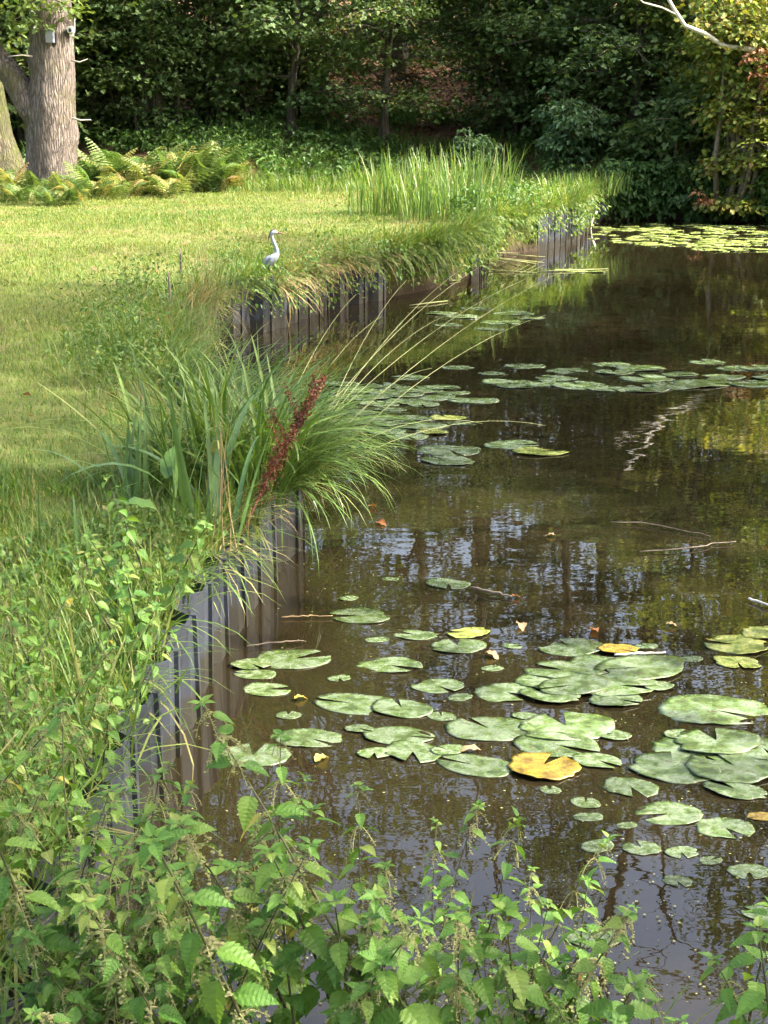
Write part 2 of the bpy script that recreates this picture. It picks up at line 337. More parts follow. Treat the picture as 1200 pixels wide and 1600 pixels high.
def ground_mat():
    m, t, out = new_mat('turf_and_forest_floor'); L = t.links
    geo = N_(t, 'ShaderNodeNewGeometry'); sx = N_(t, 'ShaderNodeSeparateXYZ'); L.new(geo.outputs['Position'], sx.inputs[0])
    n1 = noise(t, 1.1, 6, .6, geo.outputs['Position']); n2 = noise(t, 14, 5, .7, geo.outputs['Position'])
    ad = N_(t, 'ShaderNodeMath', operation='MULTIPLY_ADD'); L.new(n2.outputs['Fac'], ad.inputs[0]); ad.inputs[1].default_value = .6; L.new(n1.outputs['Fac'], ad.inputs[2])
    grass = ramp(t, [(.45, (.055, .075, .02)), (.75, (.09, .115, .028)), (1.0, (.15, .125, .055))]); L.new(ad.outputs[0], grass.inputs[0])
    lit = ramp(t, [(.45, (.045, .028, .018)), (.75, (.10, .055, .032)), (1., (.17, .10, .055))]); L.new(ad.outputs[0], lit.inputs[0])
    yy = N_(t, 'ShaderNodeMath', operation='MULTIPLY_ADD'); L.new(n1.outputs['Fac'], yy.inputs[0]); yy.inputs[1].default_value = 6; L.new(sx.outputs['Y'], yy.inputs[2])
    mr = N_(t, 'ShaderNodeMapRange'); mr.inputs[1].default_value = 34; mr.inputs[2].default_value = 37; L.new(yy.outputs[0], mr.inputs[0])
    mx = N_(t, 'ShaderNodeMixRGB'); L.new(mr.outputs[0], mx.inputs[0]); L.new(grass.outputs[0], mx.inputs[1]); L.new(lit.outputs[0], mx.inputs[2])
    mz = N_(t, 'ShaderNodeMapRange'); mz.inputs[1].default_value = .05; mz.inputs[2].default_value = .3; L.new(sx.outputs['Z'], mz.inputs[0])
    m2 = N_(t, 'ShaderNodeMixRGB'); L.new(mz.outputs[0], m2.inputs[0]); m2.inputs[1].default_value = (.04, .03, .02, 1); L.new(mx.outputs[0], m2.inputs[2])
    pb = N_(t, 'ShaderNodeBsdfPrincipled'); pb.inputs['Roughness'].default_value = .95; pb.inputs['Specular IOR Level'].default_value = .1
    L.new(m2.outputs[0], pb.inputs['Base Color'])
    bp = N_(t, 'ShaderNodeBump'); bp.inputs['Strength'].default_value = .6; bp.inputs['Distance'].default_value = .04
    L.new(n2.outputs['Fac'], bp.inputs['Height']); L.new(bp.outputs[0], pb.inputs['Normal']); L.new(pb.outputs[0], out.inputs[0]); return m
M['ground'] = ground_mat()

# ------------------------------------------------------------------ pond outline and ground
POND = np.array([(-.64, 2.45), (-.69, 3.7), (-.58, 5.65), (-.46, 6.6), (-.36, 7.1), (-.42, 7.75), (-1.12, 9.0), (-1.38, 11.0),
                 (-1.5, 14.1), (-.98, 14.7), (-.55, 16.4), (.07, 17.2), (.6, 18.0), (1.24, 19.9), (1.5, 22.0), (2.43, 23.5),
                 (3.22, 25.6), (4.18, 30.2), (5.05, 30.7), (6.2, 30.4), (7.2, 29.3), (8.6, 27.5), (9.2, 24), (9.4, 18), (9.2, 8), (8, 2.45)])
def sdist(x, y):
    """distance to the pond edge, positive on land"""
    x = np.asarray(x, float); y = np.asarray(y, float); sh = x.shape
    p = np.stack([x.ravel(), y.ravel()], 1); d = np.full(len(p), 1e9); ins = np.zeros(len(p), bool)
    A = POND; B = np.roll(POND, -1, 0)
    for a, b in zip(A, B):
        ab = b - a; tt = np.clip(((p - a) @ ab) / (ab @ ab), 0, 1)
        d = np.minimum(d, np.linalg.norm(p - (a + tt[:, None] * ab), axis=1))
        c = ((a[1] > p[:, 1]) != (b[1] > p[:, 1]))
        with np.errstate(divide='ignore', invalid='ignore'):
            xx = (b[0] - a[0]) * (p[:, 1] - a[1]) / (b[1] - a[1]) + a[0]
        ins ^= c & (p[:, 0] < xx)
    return np.where(ins, -d, d).reshape(sh)
def sstep(a, b, x):
    t = np.clip((x - a) / (b - a), 0, 1); return t * t * (3 - 2 * t)
def land(x, y):
    x = np.asarray(x, float); y = np.asarray(y, float)
    h = .36 + .011 * np.clip(y - 6, 0, 30)
    edge = 31.5 + 1.2 * np.sin(x * .35) + 0.5 * np.sin(x * .9 + 1)
    h = h + .17 * np.clip(y - edge, 0, 40) * sstep(0, 3, y - edge) 
    h = h + .03 * np.sin(x * 1.3 + .7 * y) * np.sin(y * 1.1) + .015 * np.sin(x * 4.1) * np.sin(y * 3.7 + x)
    h = h + 0.05 * np.clip(np.abs(x) - 25, 0, 60)
    return h
ys = [-60, -30, -12, -5, -2, 0, 1, 1.6]; q = 2.0
while q < 60: ys.append(q); q += .08 + .006 * max(0, q - 4)
ys += [62, 66, 72, 80, 95, 120, 170, 260, 400]
xs = [-300, -150, -80, -50, -36, -28, -22, -18] + list(np.arange(-15, -3, .25)) + list(np.arange(-3, 5, .09)) + list(np.arange(5, 16, .25)) + [17, 19, 22, 28, 36, 50, 80, 150, 300]
X, Y = np.meshgrid(np.array(xs), np.array(ys)); D = sdist(X, Y)
def near_seg(x, y, segs):
    p = np.stack([x.ravel(), y.ravel()], 1); d = np.full(len(p), 1e9)
    for k in segs:
        a, b = POND[k], POND[k + 1]; ab = b - a; tt = np.clip(((p - a) @ ab) / (ab @ ab), 0, 1); d = np.minimum(d, np.linalg.norm(p - (a + tt[:, None] * ab), axis=1))
    return d.reshape(x.shape)
soft = near_seg(X, Y, (11, 12, 14)) <= np.abs(D) + 1e-6          # stretches without piling: turf slopes into the water
t_ = np.where(soft, sstep(-.12, .32, D), sstep(.05, .16, D)); Z = -.9 * (1 - t_) + land(X, Y) * t_
nx, ny = X.shape[1], X.shape[0]
i = (np.arange(ny - 1)[:, None] * nx + np.arange(nx - 1)[None]).ravel()
mk('ground', np.stack([X, Y, Z], -1).reshape(-1, 3), np.stack([i, i + 1, i + nx + 1, i + nx], 1), M['ground'])['kind'] = 'structure'
mk('water', [(-2.2, 2.2, 0), (15, 2.2, 0), (15, 31.5, 0), (-2.2, 31.5, 0)], [(0, 1, 2, 3)], M['water'])['kind'] = 'structure'

# ------------------------------------------------------------------ sheet piling
def panel_mesh():
    a, th, pitch = .042, .009, .26
    prof = [(0, a), (.06, a), (.12, -a), (.19, -a), (.255, a)]
    V, Fq = [], []
    for z in (0.0, -.55, -1.1):
        for x, y in prof: V.append((x, y, z))
        for x, y in prof: V.append((x + .004, y + th, z))
    n = len(prof)
    for l in range(2):
        o1, o2 = l * 2 * n, (l + 1) * 2 * n
        for k in range(n - 1):
            Fq.append((o1 + k, o2 + k, o2 + k + 1, o1 + k + 1)); Fq.append((o1 + n + k, o1 + n + k + 1, o2 + n + k + 1, o2 + n + k))
        Fq.append((o1, o1 + n, o2 + n, o2)); Fq.append((o1 + n - 1, o2 + n - 1, o2 + 2 * n - 1, o1 + 2 * n - 1))
    for k in range(n - 1): Fq.append((k, k + 1, n + k + 1, n + k))
    b = len(V)                                            # interlock rib down the water side
    for z in (.004, -1.1): V += [(.185, -a - .014, z), (.208, -a - .014, z), (.208, -a + .004, z), (.185, -a + .004, z)]
    Fq += [(b, b + 1, b + 2, b + 3)] + [(b + k, b + 4 + k, b + 4 + (k + 1) % 4, b + (k + 1) % 4) for k in range(4)]
    return mk_mesh('panel', V, Fq, None, False)
PAN = panel_mesh()
def wall(k0, k1, label, dz=.03, group='sheet piling along the bank'):
    pts = POND[k0:k1 + 1]; m0 = pts.mean(0)
    root = empty('sheet_pile_wall', (pts[0][0], pts[0][1], 0)); tag(root, label, 'retaining wall', group)
    carry = 0.0
    for a, b in zip(pts[:-1], pts[1:]):
        L = np.linalg.norm(b - a); d = (b - a) / L; ang = math.atan2(d[1], d[0]); s = 0.0
        nn = max(1, round(L / .35)); st = L / nn
        for q in range(nn):
            c = a + d * (q * st); z = float(land(*(c + d * .13))) + dz + random.uniform(-.008, .008)
            nrm = np.array([-d[1], d[0]])
            c = c + nrm * .065
            link('panel', PAN, M['pile'], root, (c[0] - pts[0][0], c[1] - pts[0][1], z), (R(random.uniform(-1.5, 1.5)), 0, ang), (st / .26, 1, 1))
    return root
wall(0, 2, 'grey corrugated plastic sheet piling along the near left bank, seen behind nettles', .02)
wall(2, 5, 'short grey sheet piling round the point under the big sedge tussock', .0)
wall(5, 8, 'grey sheet piling on the bay side left of the sedge tussock, top just peeking out', .03)
wall(8, 9, 'stained grey sheet piling facing the pond just below the heron', .06)
wall(9, 11, 'dark grey sheet piling under dry grass right of the heron', -.13)
wall(13, 14, 'grey sheet piling end showing below the tall reeds', -.06)
wall(15, 17, 'farthest grey sheet piling, by the white forked stick', -.04)

# ------------------------------------------------------------------ leaf templates
def T_simple(wd=.55, fold=.12, droop=.12):
    v = np.array([(0, 0, 0), (-wd / 2, .42, fold), (0, .45, 0), (wd / 2, .42, fold), (-wd * .3, .75, fold * .5 - droop * .5), (wd * .3, .75, fold * .5 - droop * .5), (0, 1, -droop)], float)
    f = np.array([(0, 2, 1), (0, 3, 2), (1, 2, 4), (2, 3, 5), (4, 2, 6), (2, 5, 6)]); return v, f
def T_maple():
    out = [(0, 0), (.22, -.06), (.42, .08), (.30, .22), (.56, .42), (.30, .48), (.24, .62), (.0, 1.0), (-.24, .62), (-.30, .48), (-.56, .42), (-.30, .22), (-.42, .08), (-.22, -.06)]
    v = [(0, .36, 0)] + [(x, y, .10 * abs(x) - .18 * max(0, y - .4) + (.05 if k % 2 else -.03)) for k, (x, y) in enumerate(out)]
    f = [(0, 1 + k, 1 + (k + 1) % len(out)) for k in range(len(out))]
    return np.array(v, float), np.array(f)
def T_oak():
    out = [(0, 0), (.10, .12), (.20, .22), (.13, .32), (.28, .46), (.17, .58), (.26, .74), (.1, .86), (0, 1), (-.1, .86), (-.26, .74), (-.17, .58), (-.28, .46), (-.13, .32), (-.20, .22), (-.10, .12)]
    v = [(0, .5, -.02)] + [(x, y, .15 * abs(x) - .1 * y * y) for x, y in out]
    f = [(0, 1 + k, 1 + (k + 1) % len(out)) for k in range(len(out))]
    return np.array(v, float), np.array(f)
TS, TM, TO = T_simple(), T_maple(), T_oak()
TB = T_simple(.8, .08, .15)      # broad oval
def spray_leaves(C, rad, per, tmpl, size, flat=.35, tiltm=.35, tilts=.35):
    """flat sprays of leaves hanging round the centres C"""
    n = len(C) * per; rad = np.repeat(np.broadcast_to(rad, (len(C),)), per)
    c = np.repeat(C, per, 0); az = rng.uniform(0, 2 * np.pi, n); r = rad * np.sqrt(rng.random(n))
    P = c + np.stack([r * np.cos(az), r * np.sin(az), rng.normal(0, 1, n) * rad * flat * .5 - .25 * r * r / np.maximum(rad, .01)], 1)
    Rm = rand_rot(n, az - np.pi / 2 + rng.normal(0, .7, n), rng.normal(tiltm, tilts, n), rng.normal(0, .4, n))
    base = np.repeat(rng.random(len(C)), per)
    return scatter(tmpl[0], tmpl[1], P, Rm, size * rng.uniform(.65, 1.2, n), np.clip(.55 * base + .45 * rng.random(n), 0, .999))

def grow_tree(H, r0, crown_base, crown_R, nlimb, tmpl, lsize, per, sub=3, lean=(0, 0), spray_r=.6, profile='round', trunk_n=10, droop=0.0, top_sparse=0.0):
    wood = []; C = []
    tz = np.linspace(0, H * .93, 9); wob = np.cumsum(rng.normal(0, .012 * H, (9, 2)), 0); wob[0] = 0; wob[1] *= .3
    tp = np.stack([wob[:, 0] + lean[0] * tz / H, wob[:, 1] + lean[1] * tz / H, tz - .15], 1)
    tr = r0 * (1 - .82 * (tz / tz[-1]) ** .85); tr[0] *= 1.35
    wood.append(tube(tp, tr, trunk_n, True, .04))
    for k in range(nlimb):
        u = (k + rng.random()) / nlimb; z = crown_base * .75 + (H * .95 - crown_base * .75) * u
        p0 = np.array([np.interp(z, tz, tp[:, 0]), np.interp(z, tz, tp[:, 1]), z])
        prof = math.sin(math.pi * min(1, .12 + .80 * u)) ** .6 if profile == 'round' else (1 - .75 * u)
        Ln = crown_R * prof * rng.uniform(.75, 1.15); a = k * 2.399 + rng.uniform(-.4, .4)
        rise = Ln * (rng.uniform(.15, .55) + .3 * u - droop)
        p1 = p0 + np.array([math.cos(a) * Ln, math.sin(a) * Ln, rise])
        lp = curve_pts(p0, p1, (0, 0, .12 * Ln), 6, .04 * Ln); rr = max(.02, np.interp(z, tz, tr) * .5)
        wood.append(tube(lp, np.linspace(rr, .012, 6), 6))
        for j in range(sub):
            t = rng.uniform(.3, .95); b0 = lp[int(t * 5)]
            aa = a + rng.choice([-1, 1]) * rng.uniform(.4, 1.2); l2 = Ln * rng.uniform(.25, .5) * (1.1 - .4 * t)
            b1 = b0 + np.array([math.cos(aa) * l2, math.sin(aa) * l2, l2 * rng.uniform(-.25, .4)])
            bp = curve_pts(b0, b1, (0, 0, .08 * l2), 4); wood.append(tube(bp, np.linspace(.022, .006, 4), 4, False))
            if rng.random() < top_sparse * u: continue
            C += [bp[-1], bp[2] + rng.normal(0, .15, 3), bp[1] + rng.normal(0, .15, 3)]
        if rng.random() >= top_sparse * u: C += [lp[-1], lp[4] + rng.normal(0, .2, 3), lp[3] + rng.normal(0, .2, 3)]
    C = np.array(C)
    Wd = cat_arr(wood); Lv = spray_leaves(C, spray_r * rng.uniform(.7, 1.3, len(C)), per, tmpl, lsize)
    return Wd, Lv
def grow_shrub(H, Rr, nstem, tmpl, lsize, per, spray_r=.35, low=.15, nsp=7):
    wood = []; C = []
    for k in range(nstem):
        a = rng.uniform(0, 2 * np.pi); e = rng.uniform(.35, 1.0)
        base = np.array([rng.normal(0, .12 * Rr), rng.normal(0, .12 * Rr), -.1])
        tip = np.array([math.cos(a) * Rr * e * rng.uniform(.5, 1), math.sin(a) * Rr * e * rng.uniform(.5, 1), H * (1.1 - .45 * e * e) * rng.uniform(.75, 1)])
        p = curve_pts(base, tip, (0, 0, .15 * H), 7, .02 * H)
        wood.append(tube(p, np.linspace(.012 * H + .008, .005, 7), 5))
        for j in range(nsp):
            t = low + (1 - low) * (j + rng.random()) / nsp; q = p[min(6, int(t * 6.99))]
            aa = rng.uniform(0, 2 * np.pi); l2 = Rr * rng.uniform(.1, .4)
            b1 = q + np.array([math.cos(aa) * l2, math.sin(aa) * l2, rng.uniform(-.2, .3) * l2])
            wood.append(tube(curve_pts(q, b1, (0, 0, .03), 3), np.linspace(.009, .004, 3), 4, False)); C.append(b1); C.append((q + b1) / 2)
    C = np.array(C); C[:, 2] = np.maximum(C[:, 2], .08)
    return cat_arr(wood), spray_leaves(C, spray_r * rng.uniform(.7, 1.3, len(C)), per, tmpl, lsize)
def plant_meshes(Wd, Lv, wmat, lmat, wn='trunk', ln='crown'):
    a = mk_mesh(wn, *Wd[:2]); a.materials.append(wmat); b = mk_mesh(ln, Lv[0], Lv[1], Lv[2], False); b.materials.append(lmat)
    return a, b, wn, ln
def put_plant(ms, name, label, cat, x, y, rz=0, s=1.0, group=None, z=None):
    zz = float(land(x, y)) if z is None else z
    e = empty(name, (x, y, zz), (0, 0, rz), s); tag(e, label, cat, group)
    link(ms[2], ms[0], None, e); link(ms[3], ms[1], None, e)
    return e

# ------------------------------------------------------------------ wood: tall trees, understorey, shrubs
tallA = plant_meshes(*grow_tree(19, .30, 5.0, 4.6, 26, TM, .24, 15, 4, spray_r=.85, top_sparse=.45), M['bark'], M['maple'])
tallB = plant_meshes(*grow_tree(17, .24, 3.5, 3.8, 26, TB, .20, 15, 4, spray_r=.8, top_sparse=.45), M['bark'], M['hazel'])
tallC = plant_meshes(*grow_tree(22, .34, 6.0, 5.0, 26, TO, .24, 14, 4, spray_r=.9, top_sparse=.5), M['bark'], M['oak'])
GW = 'trees standing in the wood behind the pond'
labs = {0: 'tall broad-leaved maple standing in the dark wood beyond the lawn', 1: 'slender mid-green tree standing in the dark wood beyond the lawn', 2: 'big oak standing deep in the dark wood beyond the lawn'}
spots = [(-20, 36, 0), (-16, 41, 1), (-12.5, 37, 2), (-10.2, 40, 1), (-8.3, 36.5, 0), (-6.6, 43, 1), (-5.2, 38.5, 1), (-3.4, 42, 2), (-1.6, 38, 0), (.4, 47, 1), (2.6, 46, 2), (4.4, 38.5, 1),
         (6.0, 41, 0), (7.8, 39.8, 2), (9.6, 41, 1), (12.5, 40.5, 0), (15, 43, 2), (17.5, 39.5, 1), (21, 43, 0), (-13, 47, 0), (-8, 51, 2), (-2.5, 52, 1), (3.8, 53, 0), (8, 49, 1), (13, 50, 2), (-18, 50, 1), (19, 49, 0)]
for k, (x, y, ty) in enumerate(spots):
    put_plant((tallA, tallB, tallC)[ty], 'forest_tree', labs[ty], 'tree', x, y, rng.uniform(0, 6.28), rng.uniform(.85, 1.1), GW)
for x, y, k, rz in [(11.0, -3.0, 0, .2), (13.5, .0, 0, .5), (11.4, 7.0, 0, 2.2), (14.0, 10.0, 0, 1.3), (11.5, 12.0, 1, 3.3), (16.0, 15.0, 1, 2.0), (12.8, 16.6, 1, 5.0), (15.0, -5.0, 2, 2.0), (10.4, -.6, 1, 4.0)]:
    put_plant((tallA, tallB, tallC)[k], 'bank_tree', 'tall tree on the right-hand bank that throws dappled shade on the lawn', 'tree', x, y, rz, .9, 'trees along the right-hand bank')
# understorey with low hanging branches
und1 = plant_meshes(*grow_tree(6.5, .13, 1.1, 3.3, 24, TM, .125, 26, 5, spray_r=.55, droop=.38), M['bark'], M['maple'])
und2 = plant_meshes(*grow_tree(6.0, .11, 1.1, 2.9, 24, TB, .095, 30, 5, spray_r=.5, droop=.35), M['bark'], M['hazel'])
UL = [(und2, 600, 35.0, 1.0, 'pale green small-leaved tree hanging low left of the leaf-covered slope'),
      (und1, 455, 35.0, .95, 'grey-green maple with low spreading branches behind the heron lawn'),
      (und2, 320, 36.5, .95, 'shaded small-leaved tree left of the grey-green maple'),
      (und1, 195, 35.5, .95, 'dark maple in deep shade right of the forked oak'),
      (und1, 30, 36.5, 1.0, 'dark maple behind the forked oak at the left edge'),
      (und1, 815, 36.5, .9, 'dark maple right of the leaf-covered slope'),
      (und1, 985, 34.5, 1.0, 'large-leaved dark maple behind the right end of the bank'),
      (und1, 1090, 35.5, 1.1, 'large-leaved maple behind the yellowing bush'),
      (und2, 1240, 33.5, 1.1, 'leafy tree at the right edge behind the yellowing bush')]
for ms, px, yy, s, lab in UL:
    c = AT(px, 200, yy); put_plant(ms, 'understorey_tree', lab, 'tree', c[0], yy, rng.uniform(0, 6.28), s, 'low trees along the wood edge')
shrubA = plant_meshes(*grow_shrub(3.2, 2.0, 18, TM, .115, 18, .42), M['bark'], M['maple'], 'stems', 'foliage')
for k, (x, y) in enumerate([(-11, 41), (-7.5, 45), (-4, 46), (-.5, 50), (2.5, 51), (5.3, 45), (8.5, 44.5), (12, 44), (-15, 44), (16, 43), (-8.0, 34.5), (-6.4, 35.6), (-5.0, 34.8), (-3.7, 35.6), (-9.6, 35.2), (3.2, 36.5), (4.6, 35.4), (6.0, 35.0), (-2.4, 37.5), (-9, 38.5), (-12.8, 40), (6.8, 38), (-2.3, 55), (1.5, 57), (-5.5, 56), (5, 58), (10, 54), (-10, 55)]):
    put_plant(shrubA, 'forest_shrub', f"{'shaded leafy' if y < 42 else 'dim leafy'} shrub {'at the front of' if y < 36 else 'inside' if y < 46 else 'deep in'} the wood {'behind the oak and ferns' if x < -6 else 'left of the brown slope' if x < -1 else 'around the brown slope' if x < 4 else 'towards the right-hand bank'}", 'shrub', x, y, rng.uniform(0, 6.28), rng.uniform(.8, 1.5), 'shrubs deep in the wood')
# elder bush and small sapling in front of the wood
eld = plant_meshes(*grow_shrub(1.75, .95, 16, TS, .15, 14, .24, .2), M['twig'], M['elder'], 'stems', 'foliage')
c = AT(885, 230, 31.8); put_plant(eld, 'elder_bush', 'rounded pale green elder bush in front of the dark wood', 'shrub', c[0], 31.8)
c = AT(740, 240, 31.0); put_plant(eld, 'elder_bush', 'small bright green young bush left of the rounded elder', 'shrub', c[0], 31.0, 2.0, .6)
c = AT(1010, 260, 31.6); put_plant(eld, 'elder_bush', 'low dark green bush between the rounded elder and the right-hand bank', 'shrub', c[0], 31.9, 4.0, .7)
# right-hand bank: yellowing bush hanging to the water, tall tree above
yb = plant_meshes(*grow_shrub(4.2, 1.7, 46, TB, .12, 17, .36, .03, 10), M['twig'], M['yellow'], 'stems', 'foliage')
yb2 = plant_meshes(*grow_shrub(2.3, 1.35, 30, TM, .15, 13, .34, .0, 8), M['twig'], M['maple'], 'stems', 'foliage')
c = AT(1165, 330, 29.9)
rb = put_plant(yb, 'yellowing_bush', 'tall sunlit yellow-green bush at the right edge above the water', 'shrub', c[0] - .1, 29.9, .4, (1, 1, 1.05), z=.35)
put_plant(yb, 'yellowing_bush', 'low yellow-green bush at the right edge, its leaves touching the water', 'shrub', 7.75, 29.5, 2.4, (.85, .85, .55), z=.3)
C = np.array([(-.75, -.55, 1.95), (-.55, -.6, 2.1), (-.4, -.6, 1.85), (-.2, -.6, 2.0), (-.6, -.6, 1.7), (-.1, -.65, 1.7), (-.35, -.65, 1.55), (.0, -.7, 1.9)]) + np.array([0, -.5, .55])
V, F, v = spray_leaves(C, .17, 26, TS, .12); mk('withered_leaves', V, F, M['brown'], rb, v, False)['label'] = 'withered red-brown leaves high on the yellow-green bush'
C = np.array([(-1.25, -.4, .25), (-1.1, -.5, .15), (-1.2, -.45, .1)]); V, F, v = spray_leaves(C, .12, 22, TS, .1); mk('withered_leaves', V, F, M['brown'], rb, v, False)
c = AT(1075, 330, 30.7); put_plant(yb2, 'waterside_bush', 'dark green bush hanging over the water left of the yellowing bush', 'shrub', c[0], 31.2, 0, 1.0, z=.3)
c = AT(985, 330, 31.2); put_plant(yb2, 'waterside_bush', 'low dark green bush at the end of the far water', 'shrub', c[0], 31.7, 2, .55, z=.35)
c = AT(1130, 250, 31.9); put_plant(yb2, 'waterside_bush', 'tall dark green bush directly behind the yellowing bush', 'shrub', c[0], 32.2, 4, 1.15, z=.35)
yt = plant_meshes(*grow_tree(10, .16, 3.0, 2.6, 22, TB, .15, 16, 4, spray_r=.5, top_sparse=.2), M['bark'], M['yellow'])
put_plant(yt, 'yellowing_tree', 'slim yellow-leaved tree rising above the right-hand bank', 'tree', 8.9, 31.0, 0, 1.0)
put_plant(yt, 'yellowing_tree', 'shorter yellow-leaved tree behind the yellow-green bush', 'tree', 7.1, 32.6, 2.4, .85)
for x, y, s in [(9.8, 28.6, .8), (10.6, 26.0, .8), (10.6, 22.5, .7)]:
    put_plant(yb2, 'waterside_bush', 'dark green bush along the right-hand bank outside the view', 'shrub', x, y, x, s, 'bushes along the right-hand bank')
# bleached dead branch high at the right
P = np.array([AT(1180, 78, 29.2), AT(1132, 72, 29.2), AT(1100, 52, 29.1), AT(1070, 40, 29.0), AT(1052, 12, 29.0), AT(1040, -10, 29), AT(1005, -60, 28.9)])
V1 = tube(P, [.045, .042, .04, .036, .032, .028, .015], 8, True, .05)
V2 = tube(np.array([AT(1062, 25, 29), AT(1035, 12, 29.0), AT(1005, 4, 28.9), AT(985, -14, 28.9)]), [.02, .017, .013, .006], 6)
V3 = tube(np.array([AT(1180, 78, 29.2), AT(1240, 95, 29.6), AT(1330, 160, 30.2), AT(1400, 330, 30.6)]), [.045, .05, .055, .07], 8)
e = empty('dead_branch', P[0]); tag(e, 'bare bleached white branch reaching out at the top right', 'branch')
for nm, vv in (('limb', V1), ('twig', V2), ('limb', V3)): mk(nm, vv[0] - P[0], vv[1], M['deadwood'], e)

# ------------------------------------------------------------------ forked oak and its neighbour
def stout_trunk(cl, rad, n=40, rings=60, flare=.25, burls=(), amp=.03):
    cl = np.asarray(cl, float); s = np.linspace(0, 1, len(cl)); ss = np.linspace(0, 1, rings)
    P = np.stack([np.interp(ss, s, cl[:, k]) for k in range(3)], 1); r = np.interp(ss, s, rad)
    V, F = tube(P, r, n, True)
    A = V[:-2].reshape(rings, n, 3); th = np.linspace(0, 2 * np.pi, n, endpoint=False)[None]; zz = P[:, 2:3]
    rid = np.sin(th * 13 + 2.2 * np.sin(zz * 1.7 + th)) * .5 + np.sin(th * 19 + 1.6 * np.sin(zz * 2.9 + 2 * th)) * .5
    lump = np.sin(th * 3 + zz * 1.3) * .5 + np.sin(th * 2 - zz * 2.1 + 1) * .5
    k = 1 + amp * rid + .04 * lump + rng.normal(0, .008, (rings, n))
    for (bz, bt, bs, ba) in burls:
        k = k + ba * np.exp(-((zz - bz) ** 2 + ((np.angle(np.exp(1j * (th - bt)))) * .45) ** 2) / bs ** 2)
    A = P[:, None] + (A - P[:, None]) * k[..., None]
    V[:-2] = A.reshape(-1, 3); return V, F
ob = AT(82, 318, 28.0); oz = float(land(ob[0], 28.0))
oak = empty('forked_oak', (ob[0], 28.0, oz)); tag(oak, 'thick rough-barked oak with a fork to the left, carrying a camera', 'tree')
def rel(px, py, Yd=28.0): return AT(px, py, Yd) - np.array([ob[0], 28.0, oz])
cl = [(0, 0, -.2), rel(82, 290), rel(80, 220), rel(82, 130), rel(80, 50), rel(74, -60), rel(70, -260), rel(90, -600)]
mk('trunk', *stout_trunk(cl, [.50, .44, .425, .40, .37, .33, .29, .15], 44, 110, burls=[(1.05, 3.6, .22, .16), (2.3, .2, .18, .12), (1.3, 4.6, .3, .12), (1.5, 1.9, .25, .1)]), M['oakbark'], oak)
limb = [rel(78, 200) , rel(48, 168), rel(20, 120), rel(-10, 85), rel(-60, 20), rel(-110, -120), rel(-130, -300)]
mk('limb', *stout_trunk(limb, [.28, .25, .22, .20, .18, .14, .06], 30, 60), M['oakbark'], oak)
for pp in ([rel(112, 95, 27.8), rel(125, 97, 27.7), rel(137, 92, 27.6)], [rel(113, 185, 27.8), rel(127, 188, 27.7), rel(142, 187, 27.6)], [rel(50, 88, 27.7), rel(35, 86, 27.5), rel(12, 88, 27.4)]):
    mk('twig', *tube(pp, [.018, .012, .005], 5), M['deadwood'], oak)
C = [rel(px, py, 28 + dy) for px, py, dy in [(10, 0, -.5), (30, 12, -.6), (50, 5, -.8), (70, 0, -.7), (95, 8, -.6), (110, 0, -.3), (5, 30, -.4), (40, 28, -.6), (60, -25, -.6), (20, -20, -1), (118, 18, -.2), (90, -20, -.9), (20, 60, 1.2), (5, 75, .9), (30, 100, 1.4), (55, 40, -.7)]]
C = np.array(C); Wd, Lv = grow_tree(13, .1, 6.0, 4.8, 26, TO, .17, 15, 4, spray_r=.65)
A1 = spray_leaves(C, .26, 26, TO, .15); A = cat_arr([Lv, A1]); mk('crown', *A[:2], M['oak'], oak, A[2], False)
mk('branches', *Wd[:2], M['oakbark'], oak)
mb = AT(-2, 300, 30.0)
mt = empty('mossy_tree', (mb[0], 30, float(land(mb[0], 30)))); tag(mt, 'moss-covered trunk at the left edge behind the forked oak', 'tree')
mk('trunk', *stout_trunk([(0.12, 0, -.2), (.06, 0, .3), (-.05, 0, 1.0), (-.15, 0, 2), (-.3, 0, 5), (-.3, 0, 12)], [.62, .48, .38, .34, .28, .08], 36, 70), M['mossbark'], mt)
Wd, Lv = grow_tree(12, .1, 5.5, 4.0, 20, TO, .18, 14, 4, spray_r=.7); mk('crown', *Lv[:2], M['oak'], mt, Lv[2], False)
# small devices on the oak
def box(cx, cy, cz, sx, sy, sz, bev=.0):
    x, y, z = sx / 2, sy / 2, sz / 2; b = bev; V = []
    for zz, k in ((-z, b), (-z + b, 0), (z - b, 0), (z, b)):
        for X_, Y_ in ((-x + k, -y + k), (x - k, -y + k), (x - k, y - k), (-x + k, y - k)): V.append((cx + X_, cy + Y_, cz + zz))
    F = [(0, 3, 2, 1), (12, 13, 14, 15)]
    for l in range(3):
        for k in range(4): F.append((l * 4 + k, l * 4 + (k + 1) % 4, l * 4 + 4 + (k + 1) % 4, l * 4 + 4 + k))
    return np.array(V, float), np.array(F)
g = AT(78, 57, 27.58); e = empty('nest_box', g, (0, 0, R(-6))); tag(e, 'small grey box fixed high on the front of the oak trunk', 'box')
mk('case', *box(0, 0, 0, .13, .1, .21, .008), M['grey'], e, smooth=False); mk('lid', *box(0, -.01, .112, .15, .13, .012, .003), M['grey'], e, smooth=False); mk('backplate', *box(0, .07, -.03, .17, .03, .22, .004), M['black'], e, smooth=False)
g = AT(110, 48, 27.8); e = empty('security_camera', g); tag(e, 'white outdoor camera with an upright aerial on the right side of the oak', 'camera')
cb = mk('body', *box(.02, -.04, 0, .10, .16, .085, .014), M['white'], e, smooth=False); mk('bracket', *tube([(-.13, .03, .02), (-.06, .0, .025), (.0, 0, .02)], .018, 8), M['white'], e)
